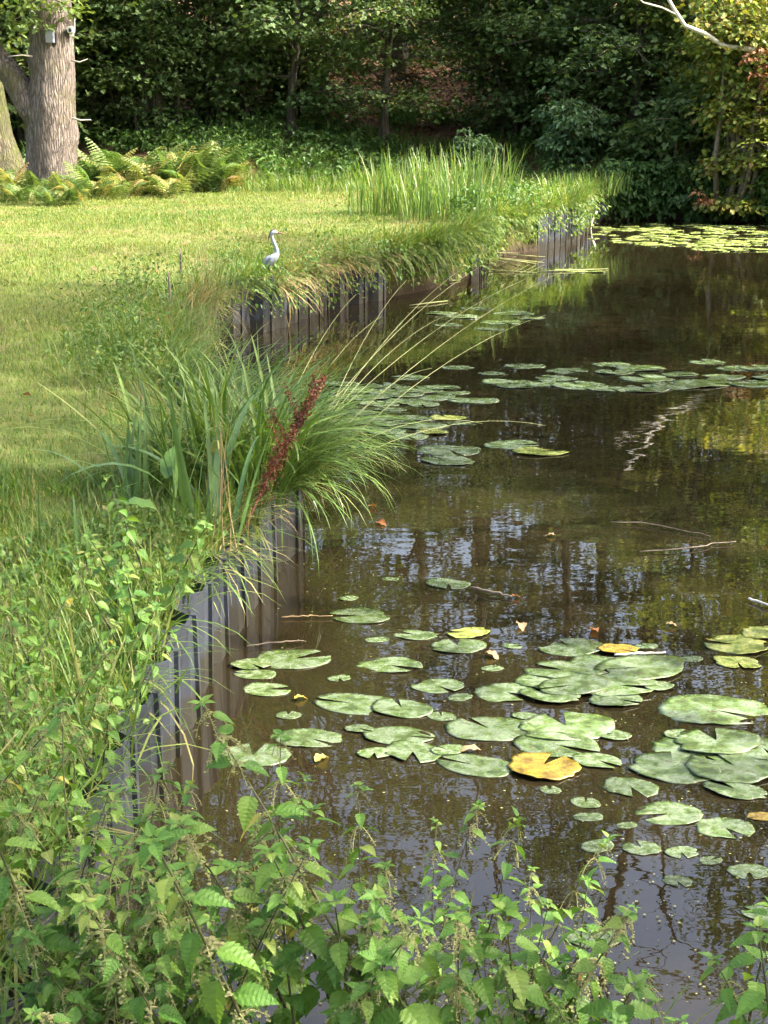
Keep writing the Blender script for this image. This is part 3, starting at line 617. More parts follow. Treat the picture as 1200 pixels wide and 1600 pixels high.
mk('aerial', *tube([(.075, 0, .0), (.08, 0, .1), (.085, 0, .2)], [.012, .011, .009], 8), M['white'], e)
mk('hood', *box(.02, -.06, .05, .115, .19, .012, .003), M['white'], cb, smooth=False); mk('base', *box(.02, 0, -.07, .07, .05, .05, .008), M['white'], e, smooth=False); mk('lens', *tube([(.02, -.11, 0), (.02, -.13, 0)], .03, 12), M['black'], cb)

# ------------------------------------------------------------------ grey heron on the bank
hp = G(425, 441, .42); hz = float(land(hp[0], hp[1]))
her = empty('heron', (hp[0], hp[1], hz), (0, 0, R(8))); tag(her, 'grey heron standing in weeds on the bank, long neck raised, facing right', 'heron')
def loft(path, rad, n=14, squash=1.0):
    V, F = tube(path, rad, n, True); return V, F
hs = .75
spine = np.array([(-.15, 0, .10), (-.125, 0, .15), (-.085, 0, .22), (-.035, 0, .28), (.02, 0, .32), (.058, 0, .36), (.07, 0, .40), (.064, 0, .44), (.05, 0, .485), (.032, 0, .53), (.018, 0, .57), (.010, 0, .605), (.014, 0, .635), (.032, 0, .655), (.058, 0, .655), (.082, 0, .648)])
rad = np.array([.012, .035, .062, .070, .060, .044, .031, .026, .0235, .022, .021, .022, .028, .031, .025, .012])
# resample for a smooth body
from math import floor
tt = np.linspace(0, 1, len(spine)); t2 = np.linspace(0, 1, 60)
def crs(a):
    def f(u):
        x = u * (len(a) - 1); i0 = int(min(len(a) - 2, floor(x))); f_ = x - i0
        p = [a[max(0, i0 - 1)], a[i0], a[i0 + 1], a[min(len(a) - 1, i0 + 2)]]
        return .5 * (2 * p[1] + (p[2] - p[0]) * f_ + (2 * p[0] - 5 * p[1] + 4 * p[2] - p[3]) * f_ ** 2 + (3 * p[1] - p[0] - 3 * p[2] + p[3]) * f_ ** 3)
    return np.array([f(u) for u in t2])
SP, RD = crs(spine), np.clip(crs(rad), .004, 1)
M['heron'] = plain_mat('heron_plumage', (.20, .235, .285), (.40, .43, .47), .7, 30, .2, .3)
def heron_mat():
    m, t, out = new_mat('heron_body_plumage'); L = t.links; tc = N_(t, 'ShaderNodeTexCoord'); sx = N_(t, 'ShaderNodeSeparateXYZ'); L.new(tc.outputs['Object'], sx.inputs[0])
    nz = noise(t, 45, 4, .6, tc.outputs['Object']); md = N_(t, 'ShaderNodeMath', operation='MULTIPLY_ADD'); L.new(nz.outputs['Fac'], md.inputs[0]); md.inputs[1].default_value = .06; L.new(sx.outputs['Z'], md.inputs[2])
    rp = ramp(t, [(.11, (.05, .06, .075)), (.22, (.10, .115, .14)), (.27, (.19, .215, .25)), (.5, (.27, .29, .31))]); L.new(md.outputs[0], rp.inputs[0])
    pb = N_(t, 'ShaderNodeBsdfPrincipled'); pb.inputs['Roughness'].default_value = .8; L.new(rp.outputs[0], pb.inputs['Base Color'])
    bp = N_(t, 'ShaderNodeBump'); bp.inputs['Strength'].default_value = .5; bp.inputs['Distance'].default_value = .01; L.new(nz.outputs['Fac'], bp.inputs['Height']); L.new(bp.outputs[0], pb.inputs['Normal'])
    L.new(pb.outputs[0], out.inputs[0]); return m
M['heron'] = heron_mat()
M['wing'] = plain_mat('heron_wing', (.02, .024, .034), (.09, .105, .13), .7, 22, .2, .4)
M['bill'] = plain_mat('heron_bill', (.10, .06, .035), (.18, .10, .05), .4, 14, .4)
def hsz(vf): return vf[0] * hs + np.array([0, 0, -.03]), vf[1]
V, F = hsz(tube(SP, RD, 18)); mk('body', V, F, M['heron'], her)
bl = tube([(.072, 0, .65), (.12, 0, .642), (.21, 0, .628)], [.014, .010, .001], 10); mk('bill', *hsz(bl), M['bill'], her)
cr = tube([(.064, 0, .682), (.04, 0, .688), (.012, 0, .676), (-.012, 0, .645), (-.028, 0, .60), (-.036, 0, .55)], [.004, .012, .014, .011, .007, .002], 8); mk('crest', *hsz(cr), M['black'], her)
for sgn in (-1, 1):
    ey = tube([(.056, sgn * .022, .662), (.056, sgn * .028, .662)], [.006, .004], 8); mk('eye', *hsz(ey), M['black'], her)
    wv = tube([(.035, sgn * .045, .335), (-.01, sgn * .064, .30), (-.065, sgn * .06, .23), (-.12, sgn * .035, .15), (-.175, sgn * .01, .06)], [.012, .045, .05, .032, .006], 12)
    V, F = hsz(wv); mk('wing', V, F, M['wing'], her)
    lg = tube([(-.03, sgn * .03, .27), (-.025, sgn * .03, .15), (-.015, sgn * .03, .03)], [.014, .009, .008], 8); V, F = hsz(lg); lo = mk('leg', V, F, M['bill'], her)
    for da in (-.5, 0, .5): mk('toe', *hsz(tube([(-.015, sgn * .03, .05), (.05, sgn * .03 + da * .06, .046)], [.007, .003], 6)), M['bill'], lo)

# ------------------------------------------------------------------ grass (uncountable)
def sample_land(N, r0, r1, power, a0=-18, a1=18, ymax=31):
    u = rng.random(N); k = 2 - power
    r = (r0 ** k + u * (r1 ** k - r0 ** k)) ** (1 / k); a = R(a0) + (R(a1) - R(a0)) * rng.random(N)
    x = r * np.sin(a); y = r * np.cos(a); d = sdist(x, y); ok = (d > .1) & (y < ymax)
    return x[ok], y[ok], d[ok], r[ok]
def fbm(x, y, s=1.0, seed=0):
    r_ = np.random.default_rng(seed); o = np.zeros_like(x); a = 1.0
    for k in range(4):
        th = r_.uniform(0, 6.28, 3); ph = r_.uniform(0, 6.28, 3)
        for t0, p0 in zip(th, ph): o += a * np.sin(s * (x * np.cos(t0) + y * np.sin(t0)) * (1.9 ** k) + p0) / 3
        a *= .6
    return o
def grass(name, label, N, r0, r1, power, Lfun, Wfun, mat, lean=.35, bend=.9, cond=None, segs=2, varf=None, a0=-18, a1=18, ymax=31.3):
    x, y, d, r = sample_land(N, r0, r1, power, a0, a1, ymax)
    if cond is not None:
        k = cond(x, y, d, r); x, y, d, r = x[k], y[k], d[k], r[k]
    n = len(x); P = np.stack([x, y, land(x, y) - .008], 1)
    L = Lfun(x, y, d, r, n); W = Wfun(r, n)
    v = (np.clip(varf(x, y, d, r, n), 0, .999) if varf else None)
    V, F, vv = blades(P, rng.uniform(0, 6.28, n), np.abs(rng.normal(lean * .6, lean * .5, n)), rng.uniform(.2, 1, n) * bend, L, W, segs, 0, v)
    o = mk(name, V, F, mat, None, vv, False); tag(o, label, 'grass', None, 'stuff'); return o
grass('lawn_grass', 'short sunlit mown grass of the lawn', 380000, 4.2, 33, 1.3,
      lambda x, y, d, r, n: rng.uniform(.025, .06, n) * (1 + .35 * fbm(x, y, 1.2, 3)) * np.where(r > 12, 1.25, 1.),
      lambda r, n: np.clip(.0010 * r ** .68, .003, .012) * rng.uniform(.7, 1.3, n), M['lawn'], .6, .9, segs=2,
      varf=lambda x, y, d, r, n: .25 + .26 * fbm(x, y, .8, 5) + rng.normal(0, .17, n))
grass('bank_grass', 'longer rough grass along the pond edge', 46000, 3.0, 31, 1.2,
      lambda x, y, d, r, n: rng.uniform(.09, .26, n) * np.clip(1.15 - .5 * d, .5, 1), lambda r, n: np.clip(.0013 * r ** .7, .0035, .014) * rng.uniform(.7, 1.4, n), M['bank'], .5, 1.3,
      cond=lambda x, y, d, r: (d < .75 + .35 * fbm(x, y, 1.5, 8)) & (d > .11), segs=3)
grass('rough_grass', 'bright tufted grass on the bank in front of the irises', 26000, 4.0, 7.2, 1.0,
      lambda x, y, d, r, n: rng.uniform(.05, .13, n) * (1 + .5 * fbm(x, y, 4.0, 61)), lambda r, n: rng.uniform(.003, .006, n), M['lawn'], .7, 1.4,
      cond=lambda x, y, d, r: (x < -.7) & (fbm(x, y, 3.0, 62) > -.7), segs=3, a0=-20, a1=-4)
grass('slope_grass', 'long soft green grass on the slope between lawn and wood', 60000, 28, 41, 1.0,
      lambda x, y, d, r, n: rng.uniform(.12, .36, n) * (1 + .4 * fbm(x, y, 1.2, 71)), lambda r, n: rng.uniform(.010, .02, n), M['bank'], .5, 1.2,
      cond=lambda x, y, d, r: (y > 28.8) & (x > -4.5) & (fbm(x, y, 1.0, 72) > -.75), segs=2, a0=-12, a1=15, ymax=36.5)
# overhanging edge blades, green and dry
def edge_pts(k0, k1, N, off=.12):
    pts = POND[k0:k1 + 1]; seg = np.linalg.norm(np.diff(pts, axis=0), axis=1); cs = np.concatenate([[0], np.cumsum(seg)])
    s = rng.random(N) * cs[-1]; i0 = np.clip(np.searchsorted(cs, s) - 1, 0, len(seg) - 1)
    d = np.diff(pts, axis=0)[i0] / seg[i0][:, None]; p = pts[i0] + d * (s - cs[i0])[:, None]
    nrm = np.stack([-d[:, 1], d[:, 0]], 1); p = p + nrm * (off + rng.uniform(-.08, .08, N))[:, None]
    return p, np.arctan2(-nrm[:, 1], -nrm[:, 0])
def edge(name, label, k0, k1, N, L0, L1, W, mat, lean=.7, bend=1.6, zo=.02):
    nt = max(3, N // 22); p, az = edge_pts(k0, k1, nt); ti = rng.integers(0, nt, N)      # tufts of uneven size, length and direction
    tl = rng.uniform(.55, 1.25, nt)[ti]; ta = (az + rng.normal(0, .6, nt))[ti]; tb = rng.normal(0, .3, nt)[ti]
    p = p[ti] + rng.normal(0, .05, (N, 2)); P = np.stack([p[:, 0], p[:, 1], land(p[:, 0], p[:, 1]) + zo - .02], 1)
    V, F, v = blades(P, ta + rng.normal(0, .55, N), np.abs(rng.normal(lean, .4, N) + tb), rng.uniform(.2, 1, N) * bend, rng.uniform(L0, L1, N) * tl, W * rng.uniform(.6, 1.5, N), 4, 0)
    tag(mk(name, V, F, mat, None, v, False), label, 'grass', None, 'stuff')
edge('overhanging_grass', 'green grass hanging over the near piling', 0, 5, 900, .12, .4, .006, M['bank'], .8, 1.6)
edge('dry_grass', 'straw-coloured dry grass hanging over the near piling end', 2, 5, 170, .15, .4, .004, M['dry'], 1.0, 1.7)
edge('overhanging_grass', 'green grass hanging over the bay piling', 5, 8, 1900, .15, .5, .009, M['bank'], 1.0, 1.7)
edge('dry_grass', 'straw-coloured dry grass on the bay corner left of the piling', 7, 8, 700, .2, .5, .007, M['dry'], 1.1, 1.6)
edge('dry_grass', 'brown dry grass hanging to the water right of the heron', 9, 11, 650, .25, .6, .010, M['dry'], 1.35, 1.35)
edge('overhanging_grass', 'thin green grass mixed into the dry grass right of the heron', 8, 11, 700, .15, .5, .010, M['bank'], 1.0, 1.5)
edge('overhanging_grass', 'green grass drooping to the water right of the dry grass', 11, 13, 2600, .2, .55, .013, M['bank'], 1.0, 1.7)
edge('overhanging_grass', 'green grass draped over the piling by the tall reeds', 13, 15, 1300, .2, .5, .014, M['bank'], 1.0, 1.6)
edge('overhanging_grass', 'bright green grass spilling over the far piling', 15, 18, 1300, .2, .5, .015, M['bank'], .9, 1.6)
edge('overhanging_grass', 'dark grass under the bushes at the far right shore', 18, 22, 1800, .2, .5, .013, M['reed'], .6, 1.4)
def hang(name, label, k0, k1, N, size, mat, zlo=.02, zhi=.2):
    nt = max(4, N // 30); p, az = edge_pts(k0, k1, nt, -.02); ti = rng.integers(0, nt, N); q = p[ti] + rng.normal(0, .09, (N, 2)); lo = rng.uniform(zlo, .3, nt)[ti]
    z = lo + (land(q[:, 0], q[:, 1]) + zhi - lo) * rng.random(N); P = np.stack([q[:, 0], q[:, 1], z], 1)
    V, F, v = scatter(TS[0], TS[1], P, rand_rot(N, az[ti] - np.pi / 2 + rng.normal(0, .8, N), rng.normal(.6, .4, N), rng.normal(0, .4, N)), size * rng.uniform(.6, 1.3, N))
    tag(mk(name, V, F, mat, None, v, False), label, 'weeds', None, 'stuff')
hang('hanging_weeds', 'leafy weeds trailing over the piling under the reeds', 11, 14, 1800, .065, M['weed'], .05, .12)
hang('hanging_weeds', 'leafy weeds trailing over the farthest piling', 14, 17, 1100, .075, M['weed'], .12, .1)
hang('hanging_weeds', 'dark leaves hanging down to the far right water', 17, 21, 4200, .13, M['under'], 0., .5)
hang('hanging_weeds', 'sparse weeds trailing over the piling below the heron', 8, 11, 1500, .05, M['weed'], .05)
edge('near_grass', 'green grass fringing the bank at the very front', 25, 25, 1, .1, .2, .004, M['bank']) if False else None

# ------------------------------------------------------------------ undergrowth and weeds (uncountable)
def weeds(name, label, x, y, hmin, hmax, per, tmpl, size, mat, cat='undergrowth', tilt=.4):
    n = len(x); h = rng.uniform(hmin, hmax, n); z = land(x, y)
    P = np.repeat(np.stack([x, y, z], 1), per, 0); m = n * per; hh = np.repeat(h, per) * np.sqrt(rng.random(m))
    P = P + np.stack([rng.normal(0, .07, m), rng.normal(0, .07, m), hh], 1)
    Rm = rand_rot(m, rng.uniform(0, 6.28, m), rng.normal(tilt, .4, m), rng.normal(0, .35, m))
    V, F, v = scatter(tmpl[0], tmpl[1], P, Rm, size * rng.uniform(.6, 1.3, m))
    tag(mk(name, V, F, mat, None, v, False), label, cat, None, 'stuff')
def band(N, y0, y1, x0, x1, cond=None):
    x = rng.uniform(x0, x1, N); y = rng.uniform(y0, y1, N); k = sdist(x, y) > .12
    if cond is not None: k &= cond(x, y)
    return x[k], y[k]
x, y = band(7600, 28.5, 40, -9, 9, lambda x, y: (y > 31.0 + .8 * np.sin(x * .8) - .12 * np.clip(x, -3, 6) + 1.4 * (x < -2.4)) & (fbm(x, y, .9, 11) > -.5 + .16 * np.clip(y - 34, 0, 9)))
weeds('undergrowth', 'leafy green undergrowth between the lawn and the wood', x, y, .15, .6, 9, TS, .13, M['under'])
x, y = band(2600, 25, 32, 1.6, 9, lambda x, y: (y > 24.2 + 1.25 * (x - 1.6)) )
weeds('undergrowth', 'bright green weeds behind the far piling', x, y, .05, .25, 8, TS, .09, M['weed'])
x, y = band(5200, 36, 58, -14, 12, None)
weeds('leaf_litter', 'red-brown fallen leaves covering the slope in the wood', x, y, .0, .03, 5, TB, .15, M['litter'], 'leaf litter', .05)
x, y = band(650, 12.2, 20.5, -2.6, 1.2, lambda x, y: (sdist(x, y) < 1.1) & (fbm(x, y, 1.4, 21) > -.4))
weeds('bank_weeds', 'small-leaved weeds on the bank round the heron', x, y, .08, .38, 15, TS, .042, M['weed'])
a_ = rng.uniform(0, 6.28, 60); x = hp[0] + .3 * np.sqrt(rng.random(60)) * np.cos(a_); y = hp[1] - .12 + .3 * np.sqrt(rng.random(60)) * np.sin(a_); k_ = sdist(x, y) > .1
weeds('bank_weeds', 'leafy weeds growing round the feet of the heron', x[k_], y[k_], .08, .24, 15, TS, .04, M['weed'])
x, y = band(700, 8, 27, -8, -1.5, lambda x, y: (fbm(x, y, 1.1, 81) > .35) & (sdist(x, y) > .5))
weeds('lawn_weeds', 'patches of broad-leaved weeds and clover in the lawn', x, y, .0, .05, 12, TB, .035, M['weed'], 'weeds', .1)
x, y = band(170, 6, 28, -8, 1.0, lambda x, y: sdist(x, y) > .4)
weeds('lawn_leaves', 'brown and yellow fallen leaves lying on the lawn', x, y, .03, .06, 1, TB, .06, M['litter'], 'leaf litter', .1)
x, y = band(300, 9, 12.5, -2.4, -1.2, lambda x, y: (sdist(x, y) < .8))
weeds('bank_weeds', 'leafy weeds on the bank left of the bay', x, y, .06, .3, 14, TS, .04, M['weed'])
x, y = band(800, 3.6, 6.3, -1.9, -.72, lambda x, y: (fbm(x, y, 2.5, 31) > -.25) & (y < 5.9 + .3 * np.sin(x * 5)))
weeds('ground_cover', 'low yellow-green creeping weeds on the near left bank', x, y, .03, .14, 9, TB, .028, M['weed'], 'ground cover')
x, y = band(260, 21.5, 23.6, .6, 2.4, lambda x, y: sdist(x, y) < .55)
weeds('bank_weeds', 'dark bushy weeds hanging by the reeds at the bend', x, y, .05, .55, 22, TS, .07, M['under'])

# ------------------------------------------------------------------ bracken ferns
def frond_mesh(seed):
    r_ = np.random.default_rng(seed); V, F = [], []; L = 1.0; npin = 16; bend = r_.uniform(.5, .9)
    def axis(t): th = .35 + bend * t; return np.array([0, t * math.sin(.25 + .65 * t) * .85, t * math.cos(.2 + bend * t) * 1.05])
    for k in range(npin):
        t = .22 + .76 * k / (npin - 1); p = axis(t); ln = .34 * math.sin(math.pi * (1 - t) ** .8 * .62 + .05) + .02
        for s in (-1, 1):
            d = np.array([s * .92, .38, -.12 - .25 * r_.random()]); d /= np.linalg.norm(d); fwd = axis(min(1, t + .02)) - p; fwd /= np.linalg.norm(fwd)
            b = len(V); st = 6
            for q in range(st + 1):
                u = q / st; c = p + d * ln * u; wd = .019 * (1 - u) ** .7 * (1.35 if q % 2 else .4) + .0015
                V.append(c + fwd * wd + [0, 0, .006]); V.append(c - [0, 0, .004]); V.append(c - fwd * wd + [0, 0, .006])
            for q in range(st):
                a = b + 3 * q; F += [(a, a + 1, a + 4), (a, a + 4, a + 3), (a + 1, a + 2, a + 5), (a + 1, a + 5, a + 4)]
    st = tube([axis(t) for t in np.linspace(0, 1, 8)], np.linspace(.008, .002, 8), 4, False)
    A = cat_arr([(np.array(V), np.array(F)), st]); return mk_mesh('frond', *A[:2], None, False)
FR = [[frond_mesh(k) for k in range(3)], [frond_mesh(10 + k) for k in range(3)]]
for m_ in FR[0]: m_.materials.append(M['fern'])
for m_ in FR[1]: m_.materials.append(M['fern_y'])
ferns = [(20, 350, 26.2, 1, .75), (55, 345, 26.4, 0, .8), (95, 345, 26.3, 1, .75), (135, 340, 26.6, 1, .8), (165, 335, 26.8, 1, .6), (35, 365, 25.6, 0, .55), (80, 368, 25.4, 1, .5), (115, 362, 25.6, 1, .6), (150, 300, 28.8, 0, .95), (185, 300, 28.6, 0, .9), (215, 305, 28.3, 1, .8),
         (250, 305, 28.5, 0, .9), (280, 300, 28.6, 1, .8), (305, 295, 29.0, 0, .95), (335, 295, 29.3, 0, 1.0), (350, 300, 29.0, 0, .7), (230, 280, 29.6, 0, 1.0), (175, 280, 29.4, 0, 1.0), (320, 270, 30.2, 0, 1.05), (-20, 350, 26.6, 0, .8), (265, 320, 27.6, 1, .55), (200, 322, 27.4, 1, .55)]
for px, py, yy, kind, s in ferns:
    c = AT(px, py, yy); e = empty('bracken_fern', (c[0], yy, float(land(c[0], yy))))
    near = py >= 325
    if near: lab = 'yellowing bracken fern at the foot of the oak' if kind else 'pale green bracken fern at the foot of the oak'
    else: lab = 'brown-tinged bracken fern right of the oak at the wood edge' if kind else 'green bracken fern right of the oak at the wood edge'
    tag(e, lab, 'fern', 'bracken below the wood edge')
    n = 10
    for k in range(n):
        kk = kind if rng.random() < (.6 if kind else .85) else 1 - kind
        link('frond', FR[kk][k % 3], None, e, (rng.normal(0, .06), rng.normal(0, .06), -.02), (rng.normal(0, .15), rng.normal(0, .15), 6.28 * k / n + rng.uniform(-.3, .3)), s * (.9 if near else 1.12) * rng.uniform(.7, 1.15))

# ------------------------------------------------------------------ reeds
def reed_clump(px, py, yy, n, rad, h, label, mat='reed', lean=.12, W=.02, bend=.9):
    h = h * (.62 if yy > 26 else 1.12 if yy > 20 else 1.0); c = AT(px, py, yy); z0 = float(land(c[0], yy)); a = rng.uniform(0, 6.28, n); r = rad * np.sqrt(rng.random(n))
    P = np.stack([r * np.cos(a), r * np.sin(a), np.full(n, -.03)], 1)
    V, F, v = blades(P, a + rng.normal(0, .8, n), np.abs(rng.normal(lean, .09, n)), rng.uniform(.05, 1, n) ** 2 * bend, h * rng.uniform(.6, 1.1, n), W * rng.uniform(.7, 1.3, n), 5, 0)
    o = mk('reed_clump', V, F, M[mat], None, v, False, (c[0], yy, z0)); tag(o, label, 'reeds', 'reeds along the bank'); return o
for px, yy, h, n, rd in [(585, 23.4, .8, 80, .45), (625, 24.0, .92, 95, .5), (668, 23.2, .92, 95, .5), (700, 24.2, .95, 95, .5), (735, 23.2, .95, 95, .45), (765, 24.3, .95, 85, .45), (720, 22.2, .8, 70, .4), (655, 22.2, .7, 60, .4)]:
    reed_clump(px, 370, yy, n, rd, h, 'tall bright green reeds in the stand on the bend of the bank')
for px, yy, h, n, rd in [(880, 28.0, .75, 70, .5), (920, 28.6, .75, 70, .5), (955, 29.6, .7, 60, .5)]:
    reed_clump(px, 330, yy, n, rd, h, 'bright green reeds behind the farthest piling')
for px, yy, h, n, rd in [(440, 32.5, .7, 60, .5), (480, 32.8, .7, 60, .5)]:
    reed_clump(px, 240, yy, n, rd, h, 'shaded dark reeds below the wood behind the lawn', 'under', .2, .02)
reed_clump(230, 500, 10.3, 130, .3, .38, 'grassy clump on the lawn edge left of the bay', 'bank', .3, .006)
reed_clump(292, 545, 10.6, 110, .28, .42, 'wispy grass clump on the bank just behind the sedge tussock', 'bank', .35, .006)
reed_clump(325, 480, 13.2, 120, .3, .45, 'wispy grass clump at the left end of the piling below the heron', 'bank', .35, .008)
reed_clump(880, 380, 25.0, 110, .35, .5, 'yellow-green grass tuft above the far piling', 'bank', .35, .012)

# ------------------------------------------------------------------ sedge tussock, irises and dock on the point
def blade_objs(root, meshes, n, cen, rad, azf, sc=(.8, 1.1), tilt=.12, name='blade'):
    for k in range(n):
        a = rng.uniform(0, 6.28); r = rad * math.sqrt(rng.random())
        link(name, meshes[k % len(meshes)], None, root, (cen[0] + r * math.cos(a), cen[1] + r * math.sin(a), cen[2] - .02), (rng.normal(0, tilt), rng.normal(0, tilt), azf(a)), rng.uniform(*sc))
def blade_set(n, L, W, lean, bend, mat, segs=9, fold=.18):
    out = []
    for k in range(n):
        V, F, v = blades(np.zeros((1, 3)), 0., rng.uniform(*lean), rng.uniform(*bend), rng.uniform(*L), rng.uniform(*W), segs, fold, np.zeros(1), .3, rng.normal(0, .5))
        m_ = mk_mesh('blade', V, F, v, True); m_.materials.append(mat); out.append(m_)
    return out
SB = blade_set(14, (.6, 1.0), (.014, .024), (.05, .5), (.4, 1.9), M['sedge'])
IB = blade_set(6, (.45, .62), (.022, .03), (.03, .18), (.05, .35), M['iris'], 7, .1)
IBb = blade_set(4, (.55, .8), (.026, .034), (.2, .4), (1.0, 1.9), M['iris'], 9, .1)
GB = blade_set(8, (.35, .65), (.008, .013), (.1, .4), (.3, 1.5), M['bank'], 8, .15)
tz = float(land(-.6, 7.0))
TX, TY = -.64, 6.72
tus = empty('sedge_tussock', (TX, TY, tz)); tag(tus, 'big green sedge tussock arching over the water on the point', 'sedge'); tus.scale = (.98, .98, .88)
for (cx, cy, n) in [(.06, -.05, 55), (-.2, .2, 45), (.14, .2, 55), (-.35, .05, 30), (.0, .5, 45), (-.15, -.15, 25)]:
    blade_objs(tus, SB, n, (cx, cy, 0), .16, lambda a: a + rng.normal(0, .9))
n = 600; a = rng.uniform(0, 6.28, n); cc = np.array([(.06, 0), (-.2, .2), (.12, .2), (-.3, .05), (0, .5)])[rng.integers(0, 5, n)]; r = .2 * np.sqrt(rng.random(n))
P = np.stack([cc[:, 0] + r * np.cos(a), cc[:, 1] + r * np.sin(a), np.full(n, -.02)], 1)
V, F, v = blades(P, a + rng.normal(0, .9, n), np.abs(rng.normal(.3, .2, n)), rng.uniform(.3, 2.2, n), rng.uniform(.3, .85, n), rng.uniform(.004, .009, n), 7, 0)
mk('fine_blades', V, F, M['sedge'], tus, v, False)['kind'] = 'stuff'
# sedge skirt hanging to the water on the right
p, az = edge_pts(3, 6, 900, .05); P = np.stack([p[:, 0] - TX, p[:, 1] - TY, np.full(900, .02)], 1)
V, F, v = blades(P, az + rng.normal(0, .6, 900), np.abs(rng.normal(.7, .35, 900)), rng.uniform(.9, 2.1, 900), rng.uniform(.3, .75, 900), rng.uniform(.005, .012, 900), 7, 0)
mk('hanging_blades', V, F, M['sedge'], tus, v, False)['kind'] = 'stuff'
for (sx_, sy_), (ex, ey), Yd in [((500, 620), (760, 380), 8.0), ((520, 600), (730, 385), 8.1), ((540, 590), (640, 405), 7.9), ((560, 610), (860, 470), 8.2), ((530, 640), (905, 385), 8.4), ((480, 600), (600, 470), 7.9), ((580, 650), (860, 660), 7.4), ((560, 640), (760, 655), 7.2), ((500, 620), (830, 405), 8.2), ((470, 610), (560, 430), 7.9), ((520, 640), (700, 470), 8.0), ((555, 660), (680, 560), 7.6), ((560, 690), (640, 740), 7.0)]:
    a0 = AT(sx_ - 60, sy_ + 160, 7.2); b0 = AT(ex, ey, Yd + .5); a0[2] = tz
    P = curve_pts(a0, b0, (0, 0, .12), 12) - np.array([TX, TY, tz]); mk('flower_stalk', *tube(P, np.linspace(.0018, .0009, 12), 5, False), M['gstem'], tus)
def iris(px, py, n, label, s=1.0, z=None, bent=1):
    c = G(px, py, .37); e = empty('iris_plant', (c[0], c[1], float(land(c[0], c[1])))); tag(e, label, 'iris', 'irises on the near bank')
    for k in range(n):
        link('blade', IB[k % 6] if k >= bent else IBb[k % 4], None, e, (rng.normal(0, .035), rng.normal(0, .035), -.02), (rng.normal(0, .1), rng.normal(0, .1), rng.uniform(0, 6.28)), s * rng.uniform(.8, 1.1))
iris(205, 800, 10, 'dark green iris fan at the left side of the sedge tussock', .85)
iris(180, 790, 7, 'small upright iris fan left of the tall one', .7)
iris(285, 820, 9, 'tall broad-leaved iris rising in front of the sedge tussock', 1.15)
iris(330, 810, 7, 'blue-green iris with leaning blades by the dock stalk', 1.1, bent=3)
iris(85, 870, 5, 'small young iris on the lawn at the left', .55, bent=0)
iris(125, 885, 5, 'short dark iris tuft just right of the small young one', .5, bent=0)
iris(370, 840, 4, 'iris with one blade arched over towards the water', .95, bent=3)
# dock: seed stalk and broad leaves
d0 = G(375, 838, .37); dk = empty('dock_plant', (d0[0], d0[1], .36)); tag(dk, 'dock plant with a leaning red-brown seed stalk', 'dock')
top = AT(507, 585, d0[1] + .55); top2 = AT(488, 640, d0[1] + .5)
P = curve_pts(d0, top, (0, 0, .03), 12); mk('stalk', *tube(P - d0, np.linspace(.006, .002, 12), 6), M['dockseed'], dk)
pts = []
for u in np.linspace(.22, 1, 34):
    c = d0 + (top - d0) * u + np.array([0, 0, .03 * 4 * u * (1 - u)]); pts += [c + rng.normal(0, .018 * (1.15 - u) + .004, 3) for _ in range(26)]
for k in range(7):
    u = .35 + .07 * k; c0 = d0 + (top - d0) * u; a = rng.uniform(0, 6.28); c1 = c0 + np.array([.09 * math.cos(a), .06 * math.sin(a), .16])
    for t in np.linspace(0, 1, 10): pts += [c0 + (c1 - c0) * t + rng.normal(0, .008, 3) for _ in range(9)]
pts = np.array(pts); n = len(pts); Rm = rand_rot(n, rng.uniform(0, 6.28, n), rng.normal(0, 1, n), rng.normal(0, 1, n))
V, F, v = scatter(TB[0], TB[1], pts - d0, Rm, rng.uniform(.009, .016, n)); mk('seed_head', V, F, M['dockseed'], dk, v, False)['kind'] = 'stuff'
def broad_leaf(L, W, curl=.2, n=9, wave=.06):
    V, F = [], []
    for k in range(n + 1):
        u = k / n; wd = W * math.sin(math.pi * min(1, u ** .75 * .97 + .02)) * .5; z = curl * L * (u - u * u * 1.6); wv = wave * W * math.sin(k * 2.3)
        V += [(-wd, u * L, z + .22 * wd + wv), (-wd * .5, u * L, z + .06 * wd), (0, u * L, z), (wd * .5, u * L, z + .06 * wd), (wd, u * L, z + .22 * wd - wv)]
    for k in range(n):
        for j in range(4): a = 5 * k + j; F.append((a, a + 1, a + 6, a + 5))
    return np.array(V), np.array(F)
for px, py, L, W, rz, rx in [(245, 835, .19, .105, R(80), R(10)), (262, 800, .17, .08, R(-20), R(55)), (235, 760, .12, .06, R(70), R(25))]:
    c = G(px, py, .42); link('leaf', mk_mesh('leaf', *broad_leaf(L, W)), M['dockleaf'], dk, (c[0] - d0[0], c[1] - d0[1], .16 if py > 810 else .2 if py > 780 else .3), (rx, 0, rz))
# tall straw stalks on the point
for k in range(5):
    c = G(330 + 10 * k, 860, .37); e_ = AT(345 + rng.uniform(-25, 25), 600 + rng.uniform(0, 80), c[1] + .1)
    st = mk('straw_stalk', *tube(curve_pts((0, 0, 0), e_ - c, (rng.normal(0, .02), 0, 0), 8), np.linspace(.003, .0012, 8), 5, False), M['dry'], None, loc=c)
    tag(st, 'thin dry straw stalk standing in front of the irises', 'stalk', 'straw stalks on the point')
for px, py, tx, ty in [(282, 470, 281, 385), (263, 500, 263, 425)]:
    c = G(px, py, .42); e_ = AT(tx, ty, c[1]); st = mk('dead_stalk', *tube(curve_pts((0, 0, 0), e_ - c, (.01, 0, 0), 6), [.007, .006, .006, .011, .011, .003], 6), M['twig'], None, loc=c)
    tag(st, 'dark dead stalk, the taller of two on the lawn edge' if ty < 400 else 'dark dead stalk, the shorter of two on the lawn edge', 'stalk')

